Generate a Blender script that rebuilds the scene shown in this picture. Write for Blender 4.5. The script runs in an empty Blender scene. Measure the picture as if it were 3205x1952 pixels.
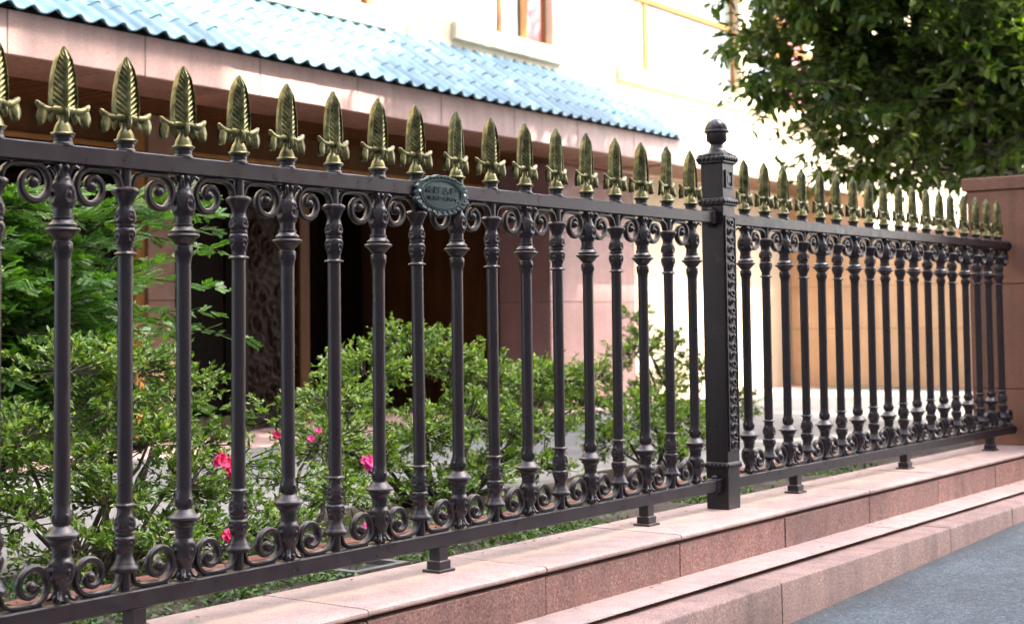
import bpy, math, random
import numpy as np
from mathutils import Vector, Matrix

R = math.radians
scene = bpy.context.scene
col = scene.collection

# ------------------------------------------------------------------ camera
cam_d = bpy.data.cameras.new('camera')
cam = bpy.data.objects.new('camera', cam_d)
col.objects.link(cam)
YAW, PITCH, ROLL = 0.638, 0.05316, -0.01246
fwd = Vector((math.cos(YAW)*math.cos(PITCH), math.sin(YAW)*math.cos(PITCH), math.sin(PITCH)))
rgt = Vector((math.sin(YAW), -math.cos(YAW), 0))
upv = rgt.cross(fwd)
r2 = rgt*math.cos(ROLL) + upv*math.sin(ROLL)
u2 = -rgt*math.sin(ROLL) + upv*math.cos(ROLL)
M = Matrix((r2, u2, -fwd)).transposed().to_4x4()
M.translation = Vector((-2.25347, -3.04933, 0.65823))
cam.matrix_world = M
cam_d.sensor_fit = 'HORIZONTAL'
cam_d.sensor_width = 36
cam_d.lens = 4686.87/3205*36
cam_d.shift_x = -21.07/3205
cam_d.shift_y = -219.57/3205
cam_d.clip_end = 400
cam_d.dof.use_dof = True
cam_d.dof.focus_distance = 4.7
cam_d.dof.aperture_fstop = 4.5
scene.camera = cam

# ------------------------------------------------------------------ sky, sun, exposure
SUN_H = Vector((0.571, -0.821))           # horizontal direction towards the sun
SUN_EL = R(50)
world = bpy.data.worlds.new('World')
scene.world = world
world.use_nodes = True
wn = world.node_tree
sky = wn.nodes.new('ShaderNodeTexSky')
sky.sky_type = 'NISHITA'
sky.sun_disc = False
sky.sun_elevation = SUN_EL
sky.sun_rotation = math.atan2(SUN_H.x, SUN_H.y)
sky.air_density = 0.75
sky.dust_density = 4.5
sky.ozone_density = 0.3
wn.links.new(sky.outputs[0], wn.nodes['Background'].inputs[0])
wn.nodes['Background'].inputs[1].default_value = 0.15
sd = bpy.data.lights.new('sun', 'SUN')
sd.energy = 2.2
sd.angle = R(0.53)
sd.color = (1.0, 0.90, 0.74)
sun = bpy.data.objects.new('sun', sd)
col.objects.link(sun)
S = Vector((SUN_H.x*math.cos(SUN_EL), SUN_H.y*math.cos(SUN_EL), math.sin(SUN_EL)))
sun.rotation_euler = S.to_track_quat('Z', 'Y').to_euler()
sun.location = (6, -8, 25)
scene.view_settings.view_transform = 'Standard'
scene.view_settings.look = 'None'
scene.view_settings.gamma = 1
scene.view_settings.exposure = 3.3
scene.view_settings.use_curve_mapping = False
scene.render.engine = 'CYCLES'

# ------------------------------------------------------------------ helpers
def tag(o, label=None, cat=None, group=None, kind=None):
    if label: o['label'] = label
    if cat: o['category'] = cat
    if group: o['group'] = group
    if kind: o['kind'] = kind
    return o

def empty(name, loc=(0, 0, 0), rz=0.0, parent=None):
    o = bpy.data.objects.new(name, None)
    col.objects.link(o)
    o.location = loc
    o.rotation_euler = (0, 0, rz)
    o.empty_display_size = 0.1
    if parent: o.parent = parent
    return o

def link(name, me, parent=None, loc=(0, 0, 0), rot=(0, 0, 0), scale=(1, 1, 1)):
    o = bpy.data.objects.new(name, me)
    col.objects.link(o)
    if parent: o.parent = parent
    o.location = loc
    o.rotation_euler = rot
    o.scale = scale
    return o

class MB:
    def __init__(s):
        s.v = []; s.f = []; s.sm = []
    def add(s, vs, fs, smooth=False):
        b = len(s.v)
        s.v.extend([tuple(map(float, q)) for q in vs])
        s.f.extend([tuple(b+i for i in f) for f in fs])
        s.sm.extend([smooth]*len(fs))
        return s
    def box(s, x0, x1, y0, y1, z0, z1):
        vs = [(x, y, z) for z in (z0, z1) for y in (y0, y1) for x in (x0, x1)]
        return s.add(vs, [(0, 2, 3, 1), (4, 5, 7, 6), (0, 1, 5, 4), (2, 6, 7, 3), (0, 4, 6, 2), (1, 3, 7, 5)])
    def cbox(s, x0, x1, y0, y1, z0, z1, c=0.004):
        """box with chamfered edges (stacked rings)"""
        def ring(d, z):
            return [(x0+d+c, y0+d, z), (x1-d-c, y0+d, z), (x1-d, y0+d+c, z), (x1-d, y1-d-c, z),
                    (x1-d-c, y1-d, z), (x0+d+c, y1-d, z), (x0+d, y1-d-c, z), (x0+d, y0+d+c, z)]
        vs = ring(c, z0)+ring(0, z0+c)+ring(0, z1-c)+ring(c, z1)
        fs = [tuple(range(7, -1, -1)), tuple(range(24, 32))]
        for k in range(3):
            for i in range(8):
                j = (i+1) % 8
                fs.append((k*8+i, k*8+j, k*8+8+j, k*8+8+i))
        return s.add(vs, fs)
    def prism(s, prof, x0, x1):
        """closed (y,z) profile, counter-clockwise seen from +x, extruded along x"""
        n = len(prof)
        vs = [(x0, y, z) for y, z in prof]+[(x1, y, z) for y, z in prof]
        fs = [tuple(range(n-1, -1, -1)), tuple(range(n, 2*n))]
        for i in range(n):
            j = (i+1) % n
            fs.append((i, j, n+j, n+i))
        return s.add(vs, fs)
    def lathe(s, prof, seg=32, cx=0, cy=0, disp=None, smooth=True, cap=True):
        vs = []
        for r, z in prof:
            for k in range(seg):
                a = 2*math.pi*k/seg
                rr = r+(disp(a, z, r) if disp else 0)
                vs.append((cx+rr*math.cos(a), cy+rr*math.sin(a), z))
        fs = []
        for i in range(len(prof)-1):
            for k in range(seg):
                k2 = (k+1) % seg
                fs.append((i*seg+k, i*seg+k2, (i+1)*seg+k2, (i+1)*seg+k))
        s.add(vs, fs, smooth)
        if cap:
            n = len(prof)
            s.add(vs[:seg], [tuple(range(seg-1, -1, -1))])
            s.add(vs[(n-1)*seg:], [tuple(range(seg))])
        return s
    def tube(s, pts, rads, seg=6, smooth=True, cap=True):
        pts = [Vector(p) for p in pts]
        n = len(pts)
        if not hasattr(rads, '__len__'): rads = [rads]*n
        vs = []
        prev = None
        for i, p in enumerate(pts):
            t = (pts[min(i+1, n-1)]-pts[max(i-1, 0)])
            if t.length < 1e-9: t = Vector((0, 0, 1))
            t.normalize()
            if prev is None:
                a = t.orthogonal().normalized()
            else:
                a = prev-t*prev.dot(t)
                a = a.normalized() if a.length > 1e-6 else t.orthogonal().normalized()
            prev = a
            b = t.cross(a)
            for k in range(seg):
                w = 2*math.pi*k/seg
                vs.append(p+(a*math.cos(w)+b*math.sin(w))*rads[i])
        fs = []
        for i in range(n-1):
            for k in range(seg):
                k2 = (k+1) % seg
                fs.append((i*seg+k, i*seg+k2, (i+1)*seg+k2, (i+1)*seg+k))
        if cap:
            fs.append(tuple(range(seg-1, -1, -1)))
            fs.append(tuple(range((n-1)*seg, n*seg)))
        return s.add(vs, fs, smooth)
    def sphere(s, c, rx, ry=None, rz=None, seg=14, rings=9, z0=-1.0):
        ry = ry or rx; rz = rz or rx
        vs = []; fs = []
        a0 = math.asin(max(-1, z0))
        for i in range(rings+1):
            la = a0+(math.pi/2-a0)*i/rings
            for k in range(seg):
                lo = 2*math.pi*k/seg
                vs.append((c[0]+rx*math.cos(la)*math.cos(lo), c[1]+ry*math.cos(la)*math.sin(lo), c[2]+rz*math.sin(la)))
        for i in range(rings):
            for k in range(seg):
                k2 = (k+1) % seg
                fs.append((i*seg+k, i*seg+k2, (i+1)*seg+k2, (i+1)*seg+k))
        return s.add(vs, fs, True)
    def grid(s, fn, nu, nv, smooth=True, flip=False):
        vs = [fn(i/nu, j/nv) for j in range(nv+1) for i in range(nu+1)]
        fs = []
        for j in range(nv):
            for i in range(nu):
                a = j*(nu+1)+i
                q = (a, a+1, a+nu+2, a+nu+1)
                fs.append(q[::-1] if flip else q)
        return s.add(vs, fs, smooth)
    def mesh(s, name, mat):
        me = bpy.data.meshes.new(name)
        me.from_pydata(s.v, [], s.f)
        me.polygons.foreach_set('use_smooth', s.sm)
        me.materials.append(mat)
        me.update()
        me.set_sharp_from_angle(angle=R(38))
        return me
    def build(s, name, mat, parent=None, loc=(0, 0, 0), rot=(0, 0, 0)):
        return link(name, s.mesh(name, mat), parent, loc, rot)

# ------------------------------------------------------------------ materials
def new_mat(name):
    m = bpy.data.materials.new(name)
    m.use_nodes = True
    nt = m.node_tree
    return m, nt, nt.nodes['Principled BSDF']

def ramp(nt, fac, stops):
    n = nt.nodes.new('ShaderNodeValToRGB')
    e = n.color_ramp.elements
    while len(e) < len(stops): e.new(0.5)
    for k, (p, c) in enumerate(stops):
        e[k].position = p
        e[k].color = (*c, 1) if len(c) == 3 else c
    nt.links.new(fac, n.inputs[0])
    return n.outputs[0]

def noise(nt, scale, detail=4, rough=0.55, vec=None, stretch=None):
    n = nt.nodes.new('ShaderNodeTexNoise')
    n.inputs['Scale'].default_value = scale
    n.inputs['Detail'].default_value = detail
    n.inputs['Roughness'].default_value = rough
    if vec is None:
        g = nt.nodes.new('ShaderNodeNewGeometry')
        vec = g.outputs['Position']
    if stretch:
        mp = nt.nodes.new('ShaderNodeMapping')
        mp.inputs['Scale'].default_value = stretch
        nt.links.new(vec, mp.inputs[0])
        vec = mp.outputs[0]
    nt.links.new(vec, n.inputs['Vector'])
    return n.outputs[0]

def mix(nt, fac, a, b, mode='MIX'):
    n = nt.nodes.new('ShaderNodeMix')
    n.data_type = 'RGBA'
    n.blend_type = mode
    for sock, val in ((n.inputs[0], fac), (n.inputs[6], a), (n.inputs[7], b)):
        if hasattr(val, 'is_output'): nt.links.new(val, sock)
        elif isinstance(val, (int, float)): sock.default_value = val
        else: sock.default_value = (*val, 1)
    return n.outputs[2]

def bump(nt, bsdf, h, strength=0.3, dist=0.002):
    b = nt.nodes.new('ShaderNodeBump')
    b.inputs['Strength'].default_value = strength
    b.inputs['Distance'].default_value = dist
    nt.links.new(h, b.inputs['Height'])
    nt.links.new(b.outputs[0], bsdf.inputs['Normal'])

def rnd_island(nt):
    return nt.nodes.new('ShaderNodeNewGeometry').outputs['Random Per Island']

def rnd_object(nt):
    return nt.nodes.new('ShaderNodeObjectInfo').outputs['Random']

def granite(name, c1, c2, c3, grain=260, rough=0.6, stain=0.25, var=0.12):
    m, nt, b = new_mat(name)
    g = noise(nt, grain, 3, 0.7)
    base = ramp(nt, g, [(0.36, c2), (0.46, c1), (0.54, c1), (0.64, c3)])
    blot = ramp(nt, noise(nt, 2.2, 5, 0.6), [(0.3, (1-stain,)*3), (0.65, (1, 1, 1))])
    c = mix(nt, 1.0, base, blot, 'MULTIPLY')
    streak = ramp(nt, noise(nt, 3.0, 3, 0.5, stretch=(3.5, 3.5, 0.25)), [(0.35, (1-stain*0.7, 1-stain*0.62, 1-stain*0.55)), (0.55, (1, 1, 1))])
    c = mix(nt, 1.0, c, streak, 'MULTIPLY')
    ov = ramp(nt, rnd_object(nt), [(0, (1-var,)*3), (1, (1+var*0.3, 1, 1-var*0.1))])
    c = mix(nt, 1.0, c, ov, 'MULTIPLY')
    nt.links.new(c, b.inputs['Base Color'])
    rr = ramp(nt, noise(nt, 14, 3), [(0.3, (rough-0.12,)*3), (0.7, (rough+0.15,)*3)])
    nt.links.new(rr, b.inputs['Roughness'])
    bump(nt, b, g, 0.35, 0.0015)
    return m

def plain(name, colr, rough=0.6, metal=0.0, nscale=20, amt=0.15, bmp=0.0, bscale=80, coat=0.0):
    m, nt, b = new_mat(name)
    n = noise(nt, nscale, 5, 0.6)
    c = ramp(nt, n, [(0.3, tuple(x*(1-amt) for x in colr)), (0.7, tuple(min(1, x*(1+amt)) for x in colr))])
    nt.links.new(c, b.inputs['Base Color'])
    b.inputs['Roughness'].default_value = rough
    b.inputs['Metallic'].default_value = metal
    b.inputs['Coat Weight'].default_value = coat
    if bmp: bump(nt, b, noise(nt, bscale, 4), bmp, 0.001)
    return m

def iron_mat():
    m, nt, b = new_mat('iron_paint')
    c = ramp(nt, noise(nt, 9, 5, 0.65), [(0.3, (0.0125, 0.0072, 0.0098)), (0.62, (0.0185, 0.0108, 0.0145)), (0.8, (0.030, 0.0190, 0.0225))])
    dust = ramp(nt, noise(nt, 45, 4, 0.7), [(0.55, (0, 0, 0)), (0.75, (0.35, 0.35, 0.35))])
    c = mix(nt, dust, c, (0.034, 0.029, 0.031))
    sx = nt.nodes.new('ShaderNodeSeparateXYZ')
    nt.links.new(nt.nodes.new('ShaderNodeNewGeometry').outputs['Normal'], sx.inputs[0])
    upf = ramp(nt, sx.outputs[2], [(0.25, (0, 0, 0)), (0.85, (0.75, 0.75, 0.75))])  # pale dust tone on upward faces, also painting in missing sky highlights
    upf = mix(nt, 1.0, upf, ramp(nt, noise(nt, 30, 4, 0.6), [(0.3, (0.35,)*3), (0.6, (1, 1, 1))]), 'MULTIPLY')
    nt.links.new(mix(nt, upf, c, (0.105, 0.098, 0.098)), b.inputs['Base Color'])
    nt.links.new(ramp(nt, noise(nt, 25, 4), [(0.3, (0.26,)*3), (0.7, (0.44,)*3)]), b.inputs['Roughness'])
    b.inputs['Metallic'].default_value = 0.1
    b.inputs['Specular IOR Level'].default_value = 0.5
    bump(nt, b, noise(nt, 160, 3), 0.12, 0.0012)
    return m

def gold_mat():
    m, nt, b = new_mat('gold_paint')
    c = ramp(nt, noise(nt, 38, 5, 0.65), [(0.30, (0.028, 0.027, 0.011)), (0.48, (0.125, 0.117, 0.048)), (0.70, (0.29, 0.27, 0.125))])
    nt.links.new(c, b.inputs['Base Color'])
    b.inputs['Metallic'].default_value = 0.75
    b.inputs['Roughness'].default_value = 0.36
    bump(nt, b, noise(nt, 130, 3), 0.25, 0.001)
    return m

def leaf_mat(name, dark, mid, light, rough=0.42, trans=0.3):
    m, nt, b = new_mat(name)
    c = ramp(nt, rnd_island(nt), [(0.0, dark), (0.45, mid), (0.85, mid), (1.0, light)])
    c = mix(nt, 1.0, c, ramp(nt, noise(nt, 4.0, 3), [(0.3, (0.6, 0.68, 0.65)), (0.7, (1.2, 1.15, 0.95))]), 'MULTIPLY')
    nt.links.new(c, b.inputs['Base Color'])
    b.inputs['Roughness'].default_value = rough
    t = nt.nodes.new('ShaderNodeBsdfTranslucent')
    nt.links.new(mix(nt, 1.0, c, (1.25, 1.4, 0.45), 'MULTIPLY'), t.inputs[0])
    ms = nt.nodes.new('ShaderNodeMixShader')
    ms.inputs[0].default_value = trans
    nt.links.new(b.outputs[0], ms.inputs[1])
    nt.links.new(t.outputs[0], ms.inputs[2])
    nt.links.new(ms.outputs[0], nt.nodes['Material Output'].inputs[0])
    return m

def asphalt_mat():
    m, nt, b = new_mat('asphalt')
    v = nt.nodes.new('ShaderNodeTexVoronoi')
    v.inputs['Scale'].default_value = 130
    g = nt.nodes.new('ShaderNodeNewGeometry')
    nt.links.new(g.outputs['Position'], v.inputs['Vector'])
    st = ramp(nt, v.outputs['Color'], [(0.1, (0.032, 0.044, 0.054)), (0.6, (0.058, 0.077, 0.090)), (0.95, (0.13, 0.155, 0.175))])
    big = mix(nt, 1.0, ramp(nt, noise(nt, 1.6, 5), [(0.3, (0.75,)*3), (0.7, (1.15,)*3)]), ramp(nt, noise(nt, 7, 6, 0.7), [(0.25, (0.7,)*3), (0.6, (1.08,)*3)]), 'MULTIPLY')
    c = mix(nt, 1.0, st, big, 'MULTIPLY')
    sy = nt.nodes.new('ShaderNodeSeparateXYZ')
    nt.links.new(g.outputs['Position'], sy.inputs[0])
    wob = nt.nodes.new('ShaderNodeMath'); wob.operation = 'MULTIPLY_ADD'
    nt.links.new(noise(nt, 6, 5, 0.7), wob.inputs[0]); wob.inputs[1].default_value = 0.22
    nt.links.new(sy.outputs[1], wob.inputs[2])
    mr = nt.nodes.new('ShaderNodeMapRange')
    mr.inputs[1].default_value = -0.56; mr.inputs[2].default_value = -0.40
    nt.links.new(wob.outputs[0], mr.inputs[0])
    gut = ramp(nt, mr.outputs[0], [(0.0, (0, 0, 0)), (1.0, (0.6, 0.6, 0.6))])
    nt.links.new(mix(nt, gut, c, (0.035, 0.031, 0.027)), b.inputs['Base Color'])
    b.inputs['Roughness'].default_value = 0.85
    bump(nt, b, v.outputs['Distance'], 0.7, 0.004)
    return m

def tile_mat():
    m, nt, b = new_mat('glazed_blue_tile')
    c = ramp(nt, noise(nt, 6, 4), [(0.3, (0.075, 0.18, 0.25)), (0.7, (0.14, 0.27, 0.345))])
    c = mix(nt, 1.0, c, ramp(nt, rnd_object(nt), [(0, (0.62, 0.68, 0.74)), (0.5, (0.95, 0.97, 1)), (1, (1.25, 1.18, 1.1))]), 'MULTIPLY')
    nt.links.new(c, b.inputs['Base Color'])
    b.inputs['Roughness'].default_value = 0.28
    bump(nt, b, noise(nt, 30, 3), 0.1, 0.002)
    return m

def wood_mat(name, c1, c2, rough=0.5):
    m, nt, b = new_mat(name)
    n = noise(nt, 7, 5, 0.6, stretch=(1, 1, 0.12))
    nt.links.new(ramp(nt, n, [(0.3, c1), (0.7, c2)]), b.inputs['Base Color'])
    b.inputs['Roughness'].default_value = rough
    b.inputs['Specular IOR Level'].default_value = 0.06
    bump(nt, b, n, 0.2, 0.002)
    return m

def glass_mat(name, colr, rough=0.05):
    m, nt, b = new_mat(name)
    c = ramp(nt, noise(nt, 1.3, 3), [(0.35, tuple(x*0.6 for x in colr)), (0.65, colr)])
    nt.links.new(c, b.inputs['Base Color'])
    b.inputs['Roughness'].default_value = rough
    b.inputs['Specular IOR Level'].default_value = 0.8
    return m

def paving_mat():
    m, nt, b = new_mat('court_paving')
    br = nt.nodes.new('ShaderNodeTexBrick')
    br.offset = 0.5
    g = nt.nodes.new('ShaderNodeNewGeometry')
    nt.links.new(g.outputs['Position'], br.inputs['Vector'])
    br.inputs['Scale'].default_value = 1.0
    br.inputs['Brick Width'].default_value = 0.6
    br.inputs['Row Height'].default_value = 0.6
    br.inputs['Mortar Size'].default_value = 0.006
    br.inputs['Color1'].default_value = (0.20, 0.20, 0.195, 1)
    br.inputs['Color2'].default_value = (0.17, 0.17, 0.17, 1)
    br.inputs['Mortar'].default_value = (0.10, 0.095, 0.09, 1)
    c = mix(nt, 1.0, br.outputs[0], ramp(nt, noise(nt, 3, 6, 0.65), [(0.3, (0.72, 0.72, 0.7)), (0.7, (1.1, 1.1, 1.1))]), 'MULTIPLY')
    c = mix(nt, 1.0, c, ramp(nt, noise(nt, 190, 2), [(0.35, (0.85,)*3), (0.65, (1.1,)*3)]), 'MULTIPLY')
    nt.links.new(c, b.inputs['Base Color'])
    b.inputs['Roughness'].default_value = 0.7
    return m

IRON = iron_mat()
GOLD = gold_mat()
COPING = granite('coping_granite', (0.465, 0.340, 0.305), (0.36, 0.240, 0.210), (0.57, 0.465, 0.43), 150, 0.6, 0.22)
FACE = granite('face_granite', (0.315, 0.165, 0.140), (0.19, 0.082, 0.066), (0.46, 0.31, 0.275), 120, 0.65, 0.3, 0.16)
KERB = granite('kerb_granite', (0.33, 0.205, 0.175), (0.22, 0.12, 0.098), (0.46, 0.34, 0.305), 120, 0.7, 0.35, 0.14)
PILLAR = granite('pillar_granite', (0.25, 0.108, 0.062), (0.165, 0.064, 0.035), (0.33, 0.175, 0.115), 150, 0.6, 0.25, 0.08)
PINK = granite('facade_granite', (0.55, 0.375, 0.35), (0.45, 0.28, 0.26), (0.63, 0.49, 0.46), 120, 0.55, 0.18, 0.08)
ORANGE = granite('court_wall_granite', (0.70, 0.47, 0.29), (0.64, 0.40, 0.23), (0.74, 0.55, 0.38), 90, 0.6, 0.15, 0.08)
CREAM = plain('cream_render', (0.62, 0.52, 0.38), 0.8, 0, 3, 0.06, 0.2, 60)
MORTAR = plain('dark_mortar', (0.045, 0.028, 0.02), 0.9, 0, 30, 0.3)
JOINT = plain('grey_joint', (0.085, 0.085, 0.085), 0.9, 0, 30, 0.2)
ASPHALT = asphalt_mat()
TILE = tile_mat()
WOOD = wood_mat('brown_wood', (0.05, 0.021, 0.008), (0.10, 0.043, 0.015))
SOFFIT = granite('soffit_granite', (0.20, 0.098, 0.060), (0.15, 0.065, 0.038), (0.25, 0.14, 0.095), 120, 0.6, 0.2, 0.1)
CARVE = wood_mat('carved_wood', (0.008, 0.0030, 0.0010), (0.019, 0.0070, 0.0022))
PIER = granite('pier_granite', (0.29, 0.175, 0.165), (0.22, 0.12, 0.112), (0.36, 0.25, 0.235), 100, 0.6, 0.15, 0.06)
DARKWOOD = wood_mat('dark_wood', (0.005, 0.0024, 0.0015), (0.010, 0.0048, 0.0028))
ORWOOD = wood_mat('orange_wood', (0.20, 0.09, 0.028), (0.30, 0.145, 0.05))
GLASS = glass_mat('window_glass', (0.16, 0.20, 0.19))
DGLASS = glass_mat('dark_glass', (0.010, 0.011, 0.012))
CURTAIN = plain('white_curtain', (0.70, 0.70, 0.66), 0.9, 0, 4, 0.06)
PCURTAIN = plain('pink_curtain', (0.55, 0.20, 0.22), 0.9, 0, 4, 0.12)
PAVE = paving_mat()
SOIL = plain('soil', (0.055, 0.043, 0.032), 0.95, 0, 35, 0.5, 0.8, 60)
BARK = plain('bark', (0.085, 0.065, 0.05), 0.9, 0, 40, 0.4, 0.8, 70)
DBARK = plain('dark_bark', (0.035, 0.028, 0.024), 0.9, 0, 40, 0.4, 0.8, 70)
TEAL = plain('bronze_patina', (0.022, 0.042, 0.043), 0.42, 0.45, 40, 0.35, 0.2, 120)
STEEL = plain('bright_rivet', (0.75, 0.75, 0.72), 0.25, 0.9, 30, 0.1)
CONCRETE = plain('concrete', (0.12, 0.115, 0.105), 0.85, 0, 12, 0.2, 0.3, 90)
BRICK = plain('red_brick', (0.16, 0.055, 0.035), 0.85, 0, 18, 0.3, 0.4, 80)
BLACK = plain('pit_shade', (0.012, 0.009, 0.008), 0.9, 0, 20, 0.2)
LEAF_TREE = leaf_mat('broad_leaf', (0.03, 0.055, 0.013), (0.095, 0.155, 0.030), (0.26, 0.31, 0.075), 0.30, 0.34)
LEAF_BUSH = leaf_mat('azalea_leaf', (0.05, 0.09, 0.02), (0.17, 0.28, 0.045), (0.38, 0.44, 0.10), 0.45, 0.3)
LEAF_CON = leaf_mat('conifer_needle', (0.035, 0.09, 0.02), (0.09, 0.21, 0.034), (0.19, 0.38, 0.06), 0.45, 0.32)
LEAF_LOW = leaf_mat('low_leaf', (0.04, 0.08, 0.02), (0.08, 0.15, 0.03), (0.16, 0.25, 0.05), 0.5, 0.25)
RED = plain('red_petal', (0.60, 0.010, 0.10), 0.6, 0, 60, 0.2)
MAGENTA = plain('pink_petal', (0.72, 0.06, 0.25), 0.6, 0, 60, 0.2)

rng = random.Random(7)
nrng = np.random.default_rng(11)

# ------------------------------------------------------------------ ground, road
def road_z(x): return -0.534+0.0285*x

b = MB()
b.add([(-40, -40, road_z(-40)), (60, -40, road_z(60)), (60, -0.49, road_z(60)), (-40, -0.49, road_z(-40))], [(0, 1, 2, 3)])
tag(b.build('road', ASPHALT), 'grey asphalt road sloping up beside the pink granite kerb', 'road', kind='structure')

# street-side ledge: kerb stones > lower ledge > upper ledge > face blocks > coping
XJ = [0.82+0.84*k for k in range(-4, 11)]
GAP = 0.0035
low = empty('low_wall', (0, 0, 0))
tag(low, 'low pink granite wall with pale coping slabs under the iron fence', 'wall')
for k in range(len(XJ)-1):
    x0, x1 = XJ[k]+GAP, XJ[k+1]-GAP
    dz = rng.uniform(-0.0012, 0.0012); dy = rng.uniform(-0.002, 0.002)
    m = MB()
    m.prism([(0.165, -0.150), (-0.232+dy, -0.144), (-0.241+dy, -0.141), (-0.2455+dy, -0.135), (-0.2445+dy, -0.128),
             (-0.238+dy, -0.1235), (-0.226+dy, -0.122+dz), (0.160, -0.122+dz), (0.165, -0.126)][::-1], x0, x1)
    m.build('coping_slab', COPING, low)
    m = MB()
    yy = -0.238+rng.uniform(-0.002, 0.002)
    m.prism([(-0.16, -0.292), (yy, -0.292), (yy, -0.158), (yy+0.004, -0.155), (-0.16, -0.155)][::-1], x0+0.001, x1-0.001)
    m.build('face_block', FACE, low)
m = MB(); m.box(XJ[0], XJ[-1], -0.205, 0.15, -0.6, -0.1515); m.build('mortar_core', MORTAR, low)
m = MB()
for k in range(1, len(XJ)-1):
    m.box(XJ[k]-0.006, XJ[k]+0.006, -0.2330, -0.20, -0.30, -0.160)
    m.box(XJ[k]-0.006, XJ[k]+0.006, -0.236, 0.15, -0.146, -0.1248)
m.build('joint_filling', JOINT, low)

step = empty('stone_step', (0, 0, 0))
tag(step, 'pink granite step and kerb with a dark gap between road and wall', 'kerb')
for k in range(len(XJ)-1):
    x0, x1 = XJ[k]-0.08+GAP*0.5, XJ[k+1]-0.08-GAP*0.5
    dz = rng.uniform(-0.001, 0.001)
    m = MB()
    m.prism([(-0.20, -0.2920), (-0.389, -0.2850), (-0.3955, -0.2835), (-0.398, -0.281), (-0.395, -0.276), (-0.388, -0.274+dz), (-0.20, -0.274+dz)][::-1], x0, x1)
    m.build('ledge_slab', COPING, step)
    x0, x1 = XJ[k]+0.22+GAP*0.5, XJ[k+1]+0.22-GAP*0.5
    yy = -0.531+rng.uniform(-0.004, 0.003)
    m = MB()
    m.prism([(-0.31, -0.85), (yy-0.004, -0.85), (yy, -0.308), (yy+0.003, -0.302), (yy+0.009, -0.2985+dz), (-0.31, -0.2985+dz)][::-1], x0, x1)
    m.build('kerb_stone', KERB, step)
m = MB(); m.box(XJ[0], XJ[-1], -0.345, -0.1, -0.7, -0.2930); m.build('dark_gap', MORTAR, step)

# court and bed behind the fence
m = MB()
m.add([(-30, 0.62, -0.20), (60, 0.62, -0.20), (60, 3.4, -0.36), (-30, 3.4, -0.36)], [(0, 1, 2, 3)])
m.add([(-30, 3.4, -0.36), (60, 3.4, -0.36), (60, 60, -0.40), (-30, 60, -0.40)], [(0, 1, 2, 3)])
tag(m.build('court_paving', PAVE), 'pale grey paved court between the shrubs and the building', 'paving', kind='structure')
m = MB()
def soil_z(x, y): return -0.168+0.02*math.sin(x*5.1+y*9)+0.012*math.sin(x*13.7-y*4)
m.grid(lambda a, c: (-3+14*a, 0.165+0.46*c, soil_z(-3+14*a, 0.165+0.46*c)), 120, 8)
for (cx_, cy_, rx_, ry_) in ((0.6, 1.25, 1.5, .62), (2.3, 1.25, .7, .35), (3.6, 1.75, 1.3, .5), (5.5, 1.8, .7, .35)):
    def mound(a, c, cx_=cx_, cy_=cy_, rx_=rx_, ry_=ry_):
        w = 2*math.pi*a
        k = c*(1+.12*math.sin(3*w+cx_)+.07*math.sin(7*w))
        y = max(.655, cy_+ry_*k*math.sin(w))
        return (cx_+rx_*k*math.cos(w), y, -.20-.0576*(y-.62)+.006+.045*(1-c)**.5)
    m.grid(mound, 40, 8)
tag(m.build('garden_bed', SOIL), 'dark soil strip of the planting bed behind the coping', 'soil', kind='structure')
m = MB()
pass
edging = empty('bed_edging', (0, 0.62, 0))
tag(edging, 'low dark red brick edging of the planting bed behind the fence', 'edging')
em = MB(); em.cbox(0, 0.205, -0.03, 0.03, -0.3, -0.105, 0.006); eme = em.mesh('brick', BRICK)
for k in range(34):
    link('brick', eme, edging, (-0.6+0.212*k, rng.uniform(-.004, .004), rng.uniform(-.006, .004)))

# ------------------------------------------------------------------ fence: baluster castings
H = 1.10; RB = 1.054                 # top of the top rail, underside of the top rail
def wrapa(a): return (a+math.pi) % (2*math.pi)-math.pi

def tear(zc, wa, hb, amp, point=0.45, rings=2.6):
    def f(a, z, r):
        s = 0
        bz = (z-zc)/hb
        if abs(bz) > 1.25: return 0
        for k in range(4):
            w = wrapa(a-(-math.pi/2+k*math.pi/2))*r/wa
            q = math.sqrt((w*(1+point*bz))**2+bz*bz)
            if q < 1.15:
                s = max(s, amp*(0.55+0.45*math.cos(q*2*math.pi*rings/2))*(1-q/1.2)**0.35)
        return s
    return f

def dense(prof, dz=0.0022):
    out = [prof[0]]
    for (r0, z0), (r1, z1) in zip(prof, prof[1:]):
        n = max(1, int(abs(z1-z0)/dz))
        for k in range(1, n+1):
            t = k/n
            out.append((r0+(r1-r0)*t, z0+(z1-z0)*t))
    return out

def smoothprof(pts, n=6):
    out = []
    P_ = [pts[0]]+list(pts)+[pts[-1]]
    for i in range(1, len(P_)-2):
        p0, p1, p2, p3 = P_[i-1:i+3]
        for k in range(n):
            t = k/n
            out.append(tuple(0.5*((2*p1[j])+(-p0[j]+p2[j])*t+(2*p0[j]-5*p1[j]+4*p2[j]-p3[j])*t*t+(-p0[j]+3*p1[j]-3*p2[j]+p3[j])*t**3) for j in (0, 1)))
    out.append(tuple(pts[-1]))
    return out

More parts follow.
